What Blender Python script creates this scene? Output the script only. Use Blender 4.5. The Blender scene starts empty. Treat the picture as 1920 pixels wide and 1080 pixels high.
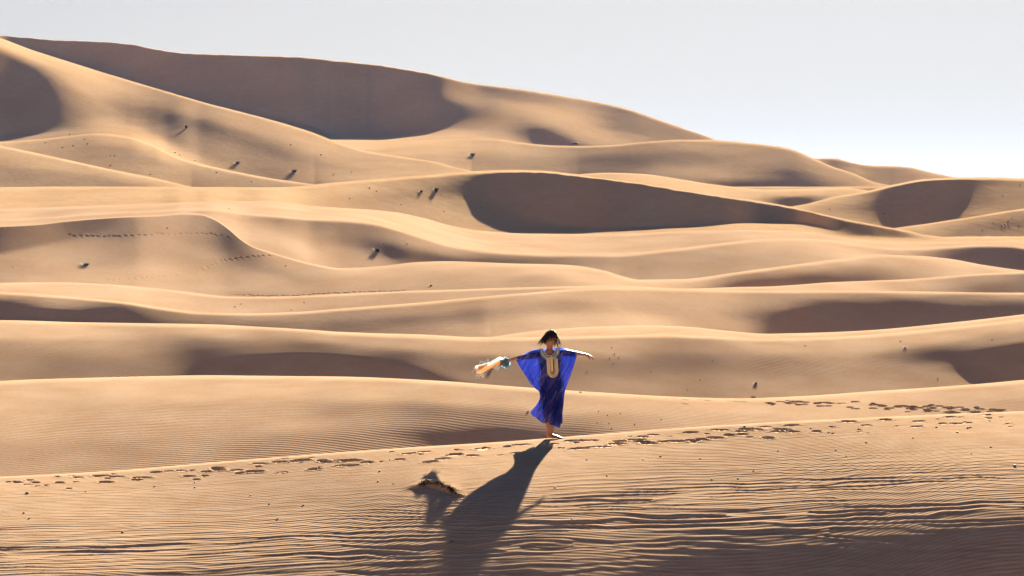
import bpy, bmesh, math, random
import numpy as np
from mathutils import Vector, Matrix

# ------------------------------------------------------------------ camera
F = 1920 * 100 / 36.0            # focal length in photo pixels
PITCH = math.atan(195 / F)       # eye level lies at photo row 345
CAMZ = 4.0
S = bpy.context.scene
COL = S.collection
cam_d = bpy.data.cameras.new('camera')
cam_d.lens = 100; cam_d.sensor_width = 36; cam_d.clip_start = 0.5; cam_d.clip_end = 20000
cam = bpy.data.objects.new('camera', cam_d); COL.objects.link(cam)
cam.location = (0, 0, CAMZ); cam.rotation_euler = (math.pi / 2 - PITCH, 0, 0)
cam_d.dof.use_dof = True; cam_d.dof.focus_distance = 42.5; cam_d.dof.aperture_fstop = 9
S.camera = cam
S.render.resolution_x = 1024; S.render.resolution_y = 576

# ------------------------------------------------------------------ sky, sun, exposure
SUN_EL, SUN_AZ = math.radians(17.0), math.radians(9.2)     # azimuth to the right of the view axis (+Y)
W = bpy.data.worlds.new('World'); S.world = W; W.use_nodes = True
nt = W.node_tree; nt.nodes.clear()
sky = nt.nodes.new('ShaderNodeTexSky'); sky.sky_type = 'NISHITA'; sky.sun_disc = False
sky.sun_elevation = SUN_EL; sky.sun_rotation = SUN_AZ
sky.altitude = 700; sky.air_density = 1.0; sky.dust_density = 1.5; sky.ozone_density = 2.0
bg = nt.nodes.new('ShaderNodeBackground'); bg.inputs['Strength'].default_value = 0.05
wo = nt.nodes.new('ShaderNodeOutputWorld')
# hazy desert sky: every channel levels off at the same milky white
SKY_TOP = 1.30
v1 = nt.nodes.new('ShaderNodeVectorMath'); v1.operation = 'MULTIPLY'; v1.inputs[1].default_value = (-0.144 / SKY_TOP, -0.157 / SKY_TOP, -0.225 / SKY_TOP)
sp = nt.nodes.new('ShaderNodeSeparateXYZ'); cb = nt.nodes.new('ShaderNodeCombineXYZ')
nt.links.new(sky.outputs[0], v1.inputs[0]); nt.links.new(v1.outputs[0], sp.inputs[0])
for ch in range(3):
    ex = nt.nodes.new('ShaderNodeMath'); ex.operation = 'EXPONENT'; nt.links.new(sp.outputs[ch], ex.inputs[0])
    sb = nt.nodes.new('ShaderNodeMath'); sb.operation = 'MULTIPLY_ADD'; sb.inputs[1].default_value = -SKY_TOP; sb.inputs[2].default_value = SKY_TOP
    nt.links.new(ex.outputs[0], sb.inputs[0]); nt.links.new(sb.outputs[0], cb.inputs[ch])
nt.links.new(cb.outputs[0], bg.inputs[0]); nt.links.new(bg.outputs[0], wo.inputs[0])
sun_d = bpy.data.lights.new('sun', 'SUN'); sun_d.energy = 5.0; sun_d.angle = math.radians(0.53)
sun_d.color = (1.0, 0.88, 0.67)
sun = bpy.data.objects.new('sun', sun_d); COL.objects.link(sun)
SUN_V = Vector((math.cos(SUN_EL) * math.sin(SUN_AZ), math.cos(SUN_EL) * math.cos(SUN_AZ), math.sin(SUN_EL)))
sun.rotation_euler = SUN_V.to_track_quat('Z', 'Y').to_euler(); sun.location = (30, 60, 60)
S.view_settings.view_transform = 'Standard'; S.view_settings.look = 'None'
S.view_settings.exposure = 3.62; S.view_settings.gamma = 1.0; S.view_settings.use_curve_mapping = False

random.seed(7)
rng = np.random.default_rng(11)

# ------------------------------------------------------------------ numeric helpers
def pchip(pts, x):
    p = np.array(pts, float); X, Y = p[:, 0], p[:, 1]
    h = np.diff(X); d = np.diff(Y) / h
    m = np.zeros(len(X)); m[0] = d[0]; m[-1] = d[-1]
    for i in range(1, len(X) - 1):
        if d[i - 1] * d[i] > 0:
            w1, w2 = 2 * h[i] + h[i - 1], h[i] + 2 * h[i - 1]
            m[i] = (w1 + w2) / (w1 / d[i - 1] + w2 / d[i])
    xc = np.clip(x, X[0], X[-1]); i = np.clip(np.searchsorted(X, xc) - 1, 0, len(h) - 1)
    t = (xc - X[i]) / h[i]
    return ((2*t**3 - 3*t**2 + 1) * Y[i] + (t**3 - 2*t**2 + t) * h[i] * m[i]
            + (-2*t**3 + 3*t**2) * Y[i+1] + (t**3 - t**2) * h[i] * m[i+1])
def sstep(a, b, x):
    t = np.clip((x - a) / (b - a), 0, 1); return t * t * (3 - 2 * t)
PERM = rng.permutation(4096)
GRAD = rng.uniform(0, 2 * np.pi, 4096)
def gnoise(x, y, seed=0):
    xi = np.floor(x).astype(int); yi = np.floor(y).astype(int); xf = x - xi; yf = y - yi
    def g(ix, iy, dx, dy):
        a = GRAD[PERM[(PERM[(ix + seed * 131) & 4095] + iy) & 4095]]
        return np.cos(a) * dx + np.sin(a) * dy
    u = xf**3 * (xf * (xf * 6 - 15) + 10); v = yf**3 * (yf * (yf * 6 - 15) + 10)
    return 1.5 * ((1-v) * ((1-u) * g(xi, yi, xf, yf) + u * g(xi+1, yi, xf-1, yf))
                  + v * ((1-u) * g(xi, yi+1, xf, yf-1) + u * g(xi+1, yi+1, xf-1, yf-1)))
def gblur(a, n, axis=0):
    if n < 1: return a
    k = np.exp(-0.5 * (np.arange(-3*n, 3*n+1) / n)**2); k /= k.sum()
    pw = [(0, 0)] * a.ndim; pw[axis] = (3*n, 3*n)
    return np.apply_along_axis(lambda r: np.convolve(r, k, 'valid'), axis, np.pad(a, pw, mode='edge'))
def pix(x, y):                     # photo pixel -> (X/Y, -Z/Y): a direction only
    dy = math.cos(PITCH) + (540 - y) / F * math.sin(PITCH)
    dz = -math.sin(PITCH) + (540 - y) / F * math.cos(PITCH)
    return (x - 960) / F / dy, -dz / dy

# ------------------------------------------------------------------ the dunes, nearest first
# crest: outline of the ridge; gap: metres of hidden hollow behind the crest; slope: (col, row, degrees facing the viewer);
# slip: steep lee faces
D = []
def dune(name, crest, gap, slope, slip=(), rnd=((0, 8),), feather=3.0, label='', noise=0.0, gain=2.1, mid=6.4):
    D.append(dict(name=name, crest=crest, gap=gap, slope=slope, slip=slip, rnd=rnd, feather=feather, label=label, noise=noise, gain=gain, mid=mid))

dune('C0', [(-150,902),(0,894),(125,888),(250,880),(400,867),(640,848),(800,837),(960,827),(1035,821),(1200,808),(1280,802),(1400,795),(1550,787),(1700,780),(1830,774),(1920,771),(2070,766)],
     [(0,9)],
     [(0,900,3.5),(960,835,3),(1900,780,3),(0,960,5.5),(960,900,5),(1900,850,5),(0,1000,7),(500,985,7.5),(960,945,8),(960,972,11),(750,985,9.5),(750,1020,12),(1400,920,7.5),(1900,890,7),
      (0,1045,8),(500,1025,9.5),(960,1000,13.8),(1400,965,10.5),(1900,935,9.5),(0,1080,9),(500,1075,12),(750,1060,13.5),(960,1045,14.8),(1400,1005,16.2),(1900,975,15.6),
      (960,1080,16.8),(1400,1060,20.5),(1900,1010,20),(1900,1080,22),(0,1120,11),(500,1130,14)], rnd=((0,5),), gain=1.0, mid=6.5,
     label='nearest sand dune, rippled, with footprints along its crest')
dune('C1', [(-150,728),(0,715),(125,710),(250,706),(400,704),(520,704),(640,706),(800,713),(960,725),(1100,735),(1280,744),(1380,746),(1500,743),(1640,734),(1780,724),(1920,712),(2070,698)],
     [(0,14),(1920,18)],
     [(0,730,5.5),(0,800,6.5),(0,870,8),(300,720,5),(300,780,6.5),(300,850,8),(550,720,5),(550,790,6.5),(550,840,8.5),(700,730,5.5),(700,780,8),(700,830,9.5),
      (850,740,6),(850,780,10),(850,825,12.5),(960,750,6.5),(960,785,10.5),(960,815,13),(1060,760,6),(1060,790,9),(1060,810,11),(1200,755,5.5),(1200,790,7.5),
      (1350,760,5),(1350,785,6.5),(1600,750,5),(1600,775,5.5),(1900,730,6),(1900,765,7.5)], rnd=((0,10),),
     label='smooth low sand dune right behind the woman')
dune('C2', [(-150,599),(0,601),(130,604),(300,607),(420,610),(560,617),(640,623),(780,628),(900,633),(1000,633),(1060,631),(1150,629),(1250,628),(1350,631),(1440,635),(1520,633),(1640,627),(1760,616),(1920,598),(2070,580)],
     [(0,18),(800,14),(1000,4),(1150,0.5),(1300,0)],
     [(0,620,5.5),(0,650,9),(0,700,9.5),(150,620,5),(200,650,8.5),(250,690,11),(400,622,5.5),(400,645,9.5),(420,660,11),(330,690,9.5),(372,690,11),
      (600,632,6.5),(600,652,10.5),(750,642,7),(750,670,11.5),(900,650,6.5),(900,680,11),(900,715,9.5),(1000,650,7),(1000,700,10),(1150,650,7.5),(1150,690,10.5),(1150,730,9),
      (1300,650,9),(1300,675,11),(1300,730,9.5),(1450,650,6.5),(1450,680,9.5),(1450,730,8.5),(1600,640,6),(1600,690,8.5),(1600,725,8),(1750,630,6),(1750,665,12),(1750,700,9),(1900,610,6),(1900,635,9)],
     slip=[[(335,712),(400,682),(470,667),(560,663),(650,668),(720,678),(780,692),(850,716),(800,740),(640,740),(335,740)],
           [(1785,690),(1800,672),(1850,655),(1930,643),(2080,635),(2080,730),(1925,725),(1870,720),(1830,708)]], rnd=((0,9),), feather=6,
     label='sand dune with brown wind ripples and a shaded hollow behind the scarf')
dune('C2b', [(-150,999),(880,640),(950,628),(1020,619),(1100,614),(1200,611),(1280,613),(1360,620),(1440,626),(1520,624),(1640,618),(1760,607),(1920,589),(2070,570)],
     [(0,0.5),(900,2),(1150,8),(1350,16),(2000,22)],
     [(1000,627,4),(1200,618,3.5),(1400,626,4.5),(1700,620,5)], rnd=((0,8),), label='pale crest of sand in front of the shaded right-hand hollow')
dune('C3', [(-150,544),(0,548),(130,557),(230,566),(300,577),(380,586),(460,588),(560,585),(640,579),(760,570),(900,557),(1000,548),(1080,542),(1140,540),(1200,541),(1280,543),(1380,545),(1500,545),(1630,545),(1780,548),(1920,549),(2070,549)],
     [(0,10),(900,12),(1100,5),(1500,8),(1920,14)],
     [(0,555,7),(0,567,13),(150,570,7),(200,585,13),(350,595,8.5),(350,604,11),(500,595,7),(500,608,10),(640,590,8),(640,610,10),(760,580,7),(760,600,10),(760,620,8.5),
      (900,565,7),(900,590,9.5),(900,620,6.5),(1050,550,6.5),(1050,575,9),(1050,600,6),(1200,550,6.5),(1200,575,8),(1200,600,5.5),(1350,555,6.5),(1350,580,8),(1350,605,8),
      (1430,560,8),(1420,590,11),(1550,555,7.5),(1550,568,13),(1700,553,7),(1700,565,13),(1900,556,7),(1900,570,12)],
     slip=[[(-170,572),(0,574),(100,583),(200,592),(280,603),(240,630),(-170,630)],
           [(1415,625),(1430,600),(1460,585),(1500,577),(1600,573),(1750,574),(1850,578),(1960,582),(2080,575),(2080,640),(1920,640),(1420,640)]], rnd=((0,7),), feather=5,
     label='broad dune in the middle with a dark shaded face at its right end')
dune('C4', [(-150,528),(0,530),(100,530),(200,533),(300,542),(370,550),(430,556),(500,557),(640,551),(740,547),(850,543),(960,540),(1080,537),(1140,535),(1200,537),(1290,541),(1400,538),(1500,534),(1560,529),(1680,525),(1780,518),(1860,512),(1920,510),(2070,507)],
     [(0,0.3),(250,0.5),(400,4),(900,6),(1140,5),(1300,9),(1920,16)],
     [(0,540,5),(200,545,5),(450,570,6),(700,560,6.5),(900,550,6.5),(1300,542,5),(1600,538,4.5),(1700,535,6.5),(1850,525,8),(1850,542,10.5),(1920,530,10.5)], rnd=((0,6),),
     label='pale low dune swelling at the right edge')
dune('C5', [(-150,431),(0,424),(60,421),(125,414),(200,408),(300,402.5),(340,399),(375,401),(402,410),(428,428),(450,447),(472,461),(517,476),(583,494),(640,503),(720,499),(780,492),(830,490),(900,492),(960,494),(1020,495),(1080,498),(1130,507),(1170,519),(1200,524),(1280,523),(1400,508),(1500,495),(1580,485),(1650,478),(1700,479),(1780,485),(1850,498),(1920,507),(2070,515)],
     [(0,14),(250,10),(360,2),(400,0.2),(520,0.5),(640,6),(900,14),(1170,10),(1500,6),(1580,2),(1660,3),(1780,8),(1920,12)],
     [(50,490,8.5),(200,430,11),(200,480,9),(200,520,6.5),(300,420,10.5),(300,470,9.5),(300,520,7),(380,412,9.5),(390,450,9.5),(450,466,10.5),(480,484,9),(450,520,7.5),(550,500,6.5),(550,540,7),
      (700,510,5.5),(700,535,6.5),(850,500,5),(850,525,7),(1000,500,4.5),(1000,525,7),(1100,510,5),(1130,525,4.5),(1200,530,5),(1300,530,5.5),(1350,528,9),(1420,520,10),(1420,532,16),(1400,536,16),
      (1500,505,6),(1500,522,12),(1530,528,16),(1600,490,5.5),(1600,510,9),(1600,522,12),(1700,490,5.5),(1700,510,8),(1800,495,5),(1800,508,5),(1900,508,5)],
     slip=[[(-170,400),(0,410),(125,400),(230,400),(235,407),(195,429),(135,447),(75,461),(0,476),(-170,495)]], rnd=((0,2),(200,2),(350,5),(420,2),(640,6),(1000,10),(1900,8)), feather=4,
     label='brown dune at the left with a bent sharp ridge and two lines of tracks')
dune('C6', [(-150,418),(0,412),(125,404),(250,396),(393,392),(430,395),(467,399),(520,404),(567,408),(640,411),(700,417),(750,430),(800,446),(850,460),(900,468),(960,473),(1050,476),(1150,476),(1200,473),(1280,465),(1360,455),(1440,448),(1500,447),(1580,453),(1640,462),(1700,465),(1780,462),(1840,458),(1890,459),(1920,463),(2070,480)],
     [(0,0),(700,0),(850,5),(960,12),(1440,12),(1560,2),(1640,0),(2000,0)],
     [(0,418,5),(300,398,5),(420,410,6.5),(450,430,6.5),(500,440,6.5),(540,450,7),(560,430,10),(620,425,12),(620,450,12.5),(580,470,8),(640,480,10),(680,430,12),(700,460,13),(700,490,8),(760,450,7.5),(760,480,12.5),
      (830,467,7),(830,485,14),(900,476,7.5),(920,488,12),(1000,480,8.5),(1000,490,10),(1150,485,9),(1150,510,8),(1250,475,8),(1250,510,8),(1350,465,7.5),(1350,495,8),(1450,460,6),(1450,485,7.5),(1550,460,5),
      (1600,475,4.5),(1700,472,7),(1780,478,11),(1830,485,14),(1880,480,13.5),(1900,495,13),(1920,490,9)], rnd=((0,4),(800,9),(1900,8)),
     label='long dune with a shaded bowl in the middle distance')
dune('C7', [(-150,395),(0,392),(200,385),(360,379),(450,377),(500,377),(540,380),(583,386),(640,390),(690,393),(740,398),(790,408),(850,424),(900,433),(960,437),(1060,439),(1160,438),(1280,434),(1400,431),(1500,434),(1600,448),(1700,454),(1800,453),(1920,451),(2070,452)],
     [(0,0),(480,0),(600,4),(700,10),(850,8),(960,3),(1100,0),(2000,0)],
     [(0,402,5),(200,392,5),(400,385,4.5),(500,395,5),(600,400,3.5),(700,405,3.5),(750,415,4),(800,430,4),(900,450,4.5),(1000,455,5),(1200,455,5.5),(1300,450,6),(1500,442,4),(1600,455,5),(1900,456,5)], rnd=((0,6),),
     label='pale sunlit rise of sand below the big shaded slope')
dune('C9', [(-150,354),(0,352),(200,351),(360,352),(480,353),(560,351),(600,347),(640,343),(740,335),(850,326),(900,322.5),(960,321),(1010,322),(1080,329),(1140,336),(1200,344),(1280,357),(1360,369),(1440,381),(1500,392),(1560,406),(1640,422),(1700,433),(1740,441),(1780,444),(1920,443),(2070,444)],
     [(0,30),(500,20),(600,14),(900,30),(1400,24),(1700,14),(1920,20)],
     [(100,370,5),(400,365,5),(560,362,5.5),(640,355,7),(640,375,10.5),(740,350,8),(740,370,12),(740,390,10),(800,342,10),(830,356,13),(800,385,9.5),(850,400,8.5),(900,410,8),(900,390,9.5),
      (950,430,7),(1000,435,6),(1100,437,5.5),(1300,428,5),(1450,420,4.5),(1500,425,4.5),(1600,446,5),(1800,447,5),(1920,446,5)],
     slip=[[(836,352),(860,342),(890,334),(930,327),(975,321),(1010,300),(1800,300),(1740,446),(1690,446),(1600,443.5),(1560,440),(1533,434),(1518,424),(1500,417),(1480,415),(1400,417),(1280,423),(1140,429),(1040,425),(990,417),(965,405),(945,388),(925,377),(880,364)]],
     rnd=((0,6),(880,6),(960,2),(1080,2),(1300,4),(1500,5),(1700,5),(1800,7)), feather=2.5, noise=0.8,
     label='dune with the wide dark shaded slope in the picture\'s centre')
dune('CC', [(-150,999),(1560,480),(1640,440),(1673,429),(1747,418),(1813,408),(1863,400),(1920,391),(2070,370)],
     [(0,14)],
     [(1700,430,6),(1800,413,7),(1800,435,9.5),(1900,402,8),(1900,420,11.5),(1900,438,9),(1850,418,10)], rnd=((0,5),), label='low brown dune with dark tufts at the right edge')
dune('CB', [(-150,999),(1400,420),(1440,402),(1483,388),(1513,382),(1563,370),(1627,359),(1680,347),(1730,338),(1760,336),(1800,335),(1850,335),(1920,337),(2070,341)],
     [(0,25)],
     [(1520,385,6),(1560,378,6),(1560,395,9),(1600,390,9.5),(1640,415,8),(1620,372,8.5),(1900,350,9),(1850,395,8),(1880,380,9.5),(1660,420,6),(1600,405,8)],
     slip=[[(1632,362),(1680,330),(1740,330),(1800,330),(1853,330),(1848,345),(1830,365),(1806,395),(1792,413),(1675,429),(1652,420),(1640,405),(1625,385)]], rnd=((0,6),(1650,4),(1720,2),(1840,2),(1900,5)), feather=3,
     label='dune on the right with a leaf-shaped shaded face')
dune('CA', [(-150,999),(1000,352),(1050,335),(1077,329),(1140,325),(1207,327.5),(1280,338),(1323,345),(1380,352),(1430,356),(1513,354.5),(1580,353),(1627,358),(1700,380)],
     [(0,24)],
     [(1150,333,6),(1250,345,5),(1350,358,5),(1430,366,6),(1560,360,5),(1600,358,6)],
     slip=[[(1412,374),(1440,370),(1500,366),(1560,368),(1565,378),(1490,400),(1470,395)]], rnd=((0,5),), label='pale tongue of sand behind the central shaded dune')
dune('C10', [(-150,243),(0,273),(100,294),(200,316),(280,332),(340,346),(370,353),(500,400)],
     [(0,12)],
     [(50,300,7),(50,330,9),(150,315,6.5),(150,340,8.5),(250,335,6.5),(230,344,10.5),(300,345,6)], rnd=((0,6),), label='small dune at the left edge')
dune('C11', [(-150,262),(0,266),(60,262),(120,256),(180,250),(240,256),(290,273),(317,287),(340,297),(367,305),(433,320),(500,333),(567,343),(600,348),(700,400)],
     [(0,0),(240,0),(320,0.8),(400,5),(500,12),(600,16)],
     [(0,270,7),(100,272,7.5),(150,290,8),(250,290,8.5),(250,270,6),(300,300,10.5),(300,284,5),(300,325,9),(400,325,7),(450,340,9),(330,312,9.5)], rnd=((0,6),), label='dune at the left with scattered small tufts')
dune('C12', [(-150,30),(0,72),(67,96),(133,117),(200,138),(300,168),(400,197),(500,223),(580,247),(640,270),(690,284),(773,297),(813,303),(847,312),(887,322),(940,350)],
     [(0,60),(400,50),(580,22),(700,20),(887,20)],
     [(30,88,5),(100,115,6),(140,145,9.5),(150,125,6),(200,160,8),(195,190,10.5),(205,215,9.5),(195,238,8),(230,245,5.5),(260,255,3.5),(300,275,4),(250,225,8.5),(300,260,9.5),(300,190,8),(300,225,9.8),(350,280,11),
      (400,215,8),(400,240,11.5),(400,290,10),(420,310,10),(500,240,8),(500,280,11),(500,325,10.5),(580,262,7.5),(580,300,10.5),(560,335,9),(650,280,7),(650,310,7.5),(650,335,6),(720,300,7),(720,330,6.5),(800,310,6.5),(800,328,6)],
     slip=[[(-170,50),(0,80),(30,95),(70,116),(110,143),(150,180),(176,208),(172,220),(140,236),(100,246),(0,256),(-170,262)]], rnd=((0,5),), feather=4,
     label='large brown dune whose ridge falls from the top left corner')
dune('C13', [(-150,260),(600,262),(700,263),(800,262),(880,260),(927,261),(973,267),(1000,270),(1040,273),(1090,274),(1140,272.5),(1200,267),(1280,262),(1340,263),(1400,268),(1460,275),(1490,282),(1520,295),(1560,312),(1600,325),(1640,342),(1680,350),(1800,400)],
     [(0,6),(540,6),(560,5),(580,3.2),(600,1.4),(640,0),(850,0),(950,8),(1050,30),(1300,40),(2000,40)],
     [(620,260,4.5),(700,266,4.5),(700,280,5.5),(800,270,5),(800,295,7),(880,275,5.5),(880,300,8),(950,275,6),(950,300,9),(1000,280,8),(1000,310,9.5),(1080,285,9),(1080,315,10),(1150,280,9),(1150,300,11.8),(1150,318,11),
      (1250,275,8.5),(1250,295,11.5),(1250,320,9),(1330,275,8),(1330,300,10.5),(1330,325,7),(1400,280,8),(1400,310,7.5),(1390,330,6),(1440,300,8),(1420,335,11),(1400,345,14),(1450,330,12),(1470,300,10),(1500,330,13.5),
      (1480,350,13.5),(1530,340,12.5),(1540,320,9),(1590,345,8),(1620,348,6),(1560,325,8)], rnd=((0,5),), label='rounded far dune with a steep nose on the right')
dune('C14', [(-150,63),(0,67),(50,71),(100,75),(200,79),(250,84),(300,94),(350,100),(450,103.5),(560,107),(640,115),(700,121),(760,130),(820,141),(860,151),(900,158),(920,160),(1000,171),(1080,184),(1180,205),(1220,219),(1280,240),(1340,262),(1400,300),(1480,300),(1513,297),(1560,297),(1600,305),(1620,309),(1700,313),(1740,322),(1800,335),(1860,352),(2070,380)],
     [(0,120)],
     [(880,160,10),(870,182,8.2),(900,185,8.6),(950,200,8),(950,215,9.5),(900,215,9),(950,180,11),(1000,185,10.5),(1020,205,5),(1060,220,4.5),(1100,250,4),(1120,265,5),(900,234,6.5),(850,250,5),(700,256,4.5),(950,226,6.5),(1000,218,6.5),
      (950,240,9),(950,258,7),(1000,235,11),(1000,255,12),(1040,250,12.3),(1060,265,11.5),(1080,262,11.5),(1050,235,9.5),(1100,222,10.2),(1150,240,10.8),(1100,200,9.5),(1200,220,10),(1200,255,10.5),(1280,250,10),
      (1540,300,12),(1600,320,8),(1700,325,8.5),(1650,335,9)],
     slip=[[(-170,0),(600,40),(780,110),(840,142),(858,152),(846,170),(850,184),(878,198),(885,210),(870,226),(836,240),(772,251),(690,250),(560,252),(-170,252)],
           [(985,244),(1015,236),(1055,242),(1085,256),(1100,274),(1000,276),(985,262)]],
     rnd=((0,2),(840,2),(900,5)), feather=3, noise=0.7, label='highest far dune with a long purple shaded face against the sky')

# columns: dense inside the picture, sparse out to the sides
XS = np.concatenate([-160 - np.geomspace(6, 1500, 26)[::-1], np.arange(-160, 2081, 3.0), 2080 + np.geomspace(6, 1500, 26)])
NX = len(XS); XC = np.clip(XS, -150, 2070)
EPS = 0.4

def in_poly(px, py, poly):
    """signed distance to a polygon, positive inside"""
    P = np.array(poly, float); n = len(P); ins = np.zeros(px.shape, bool); dist = np.full(px.shape, 1e9)
    for i in range(n):
        a, b = P[i], P[(i + 1) % n]
        t = np.clip(((px - a[0]) * (b[0] - a[0]) + (py - a[1]) * (b[1] - a[1])) / max(1e-9, ((b - a)**2).sum()), 0, 1)
        dist = np.minimum(dist, np.hypot(px - a[0] - t * (b[0] - a[0]), py - a[1] - t * (b[1] - a[1])))
        c = ((a[1] > py) != (b[1] > py)) & (px < (b[0] - a[0]) * (py - a[1]) / (b[1] - a[1] + 1e-12) + a[0])
        ins ^= c
    return np.where(ins, dist, -dist)

SLIP = 17.0 + 4.0
prev = None
for k, d in enumerate(D):
    y = pchip(d['crest'], XC)
    if prev is not None: y = np.minimum(y, prev - EPS)
    d['y'] = y; prev = y
    d['g'] = np.maximum(pchip(d['gap'] if len(d['gap']) > 1 else d['gap'] + [(2000, d['gap'][0][1])], XC), 0)

def slope_field(d, y, ytop):
    """slope towards the viewer in degrees at rows y (n, NX) of a strip whose crest is ytop"""
    x = np.broadcast_to(XC, y.shape)
    cp = np.array(d['slope'], float)
    ct = pchip(d['crest'], cp[:, 0])
    off = y - ytop; num = np.zeros(y.shape); den = np.zeros(y.shape)
    for (cx, cy, cs), t in zip(cp, ct):
        q = ((x - cx) / 4.5)**2 + (off - (cy - t))**2 + 110.0
        w = 1.0 / q**1.8
        num += w * cs; den += w
    s = num / den
    s = np.maximum(d['mid'] + (s - 6.5) * d['gain'], 2.0)
    for poly in d['slip']:
        sd = in_poly(x, y, poly) + 1.2 * gnoise(x / 14, y / 5, 3)
        s = s + (np.maximum(SLIP + (6.0 if d['name'] == 'C14' else 0.0), s) - s) * sstep(-d['feather'], d['feather'] * 0.6, sd)
    r = pchip(d['rnd'] if len(d['rnd']) > 1 else list(d['rnd']) + [(2000, d['rnd'][0][1])], XC)
    w = sstep(0, 1, off / np.maximum(r, 0.5))
    return s, w

def vrow(y):
    dy = np.cos(PITCH) + (540 - y) / F * np.sin(PITCH); dz = -np.sin(PITCH) + (540 - y) / F * np.cos(PITCH)
    return -dz / dy, 1.0 / dy

def integrate(d, y, lnY0, sig):
    """walk along the strip from row 0; returns ln Y per row"""
    top, bot = d['y'], np.maximum(y[0], y[-1])
    yg = np.arange(min(y.min(), top.min()) - 2, y.max() + 2, 1.5)
    yc = np.clip(yg[:, None], top, np.maximum(bot, top + 0.1))
    s, _ = slope_field(d, yc, top)
    vg, _ = vrow(yg)
    fg = gblur(1 / np.maximum(np.tan(np.radians(s)) + vg[:, None], 0.03), sig, 1)
    k = np.clip((y - yg[0]) / 1.5, 0, len(yg) - 1.001); i = k.astype(int); fr = k - i; jj = np.arange(NX)[None, :]
    den = 1 / (fg[i, jj] * (1 - fr) + fg[i + 1, jj] * fr)
    v, _ = vrow(y)
    r = pchip(d['rnd'] if len(d['rnd']) > 1 else list(d['rnd']) + [(2000, d['rnd'][0][1])], XC)
    w = sstep(0, 1, (y - top) / np.maximum(r, 0.5))
    rim = 0.022
    den = np.maximum(den * w + rim * (1 - w), 0.015)
    f = 1 / den
    dl = -np.diff(v, axis=0) * 0.5 * (f[1:] + f[:-1])
    return lnY0 + np.vstack([np.zeros((1, NX)), np.cumsum(dl, axis=0)])

rows_Y, rows_Z, rows_R, owner = [], [], [], []        # depth, height (relative to the eye), X/Y
def add_rows(Y, y, k):
    v, idy = vrow(y)
    for i in range(len(Y)):
        rows_Y.append(Y[i]); rows_Z.append(-Y[i] * v[i]); rows_R.append((XS - 960) / F * idy[i]); owner.append(k)

# nearest strip, walked down from the crest towards the viewer, then reversed
Y0 = 42.7 + (np.clip(XS, -400, 2400) - 1033) / 1000 * 2.0
n0 = 470; tt = np.linspace(0, 1, n0)[:, None]
y0 = D[0]['y'] + (1150 - D[0]['y']) * tt
l0 = integrate(D[0], y0, np.log(Y0), 8)
Yn, yn = np.exp(l0)[::-1], y0[::-1]
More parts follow.
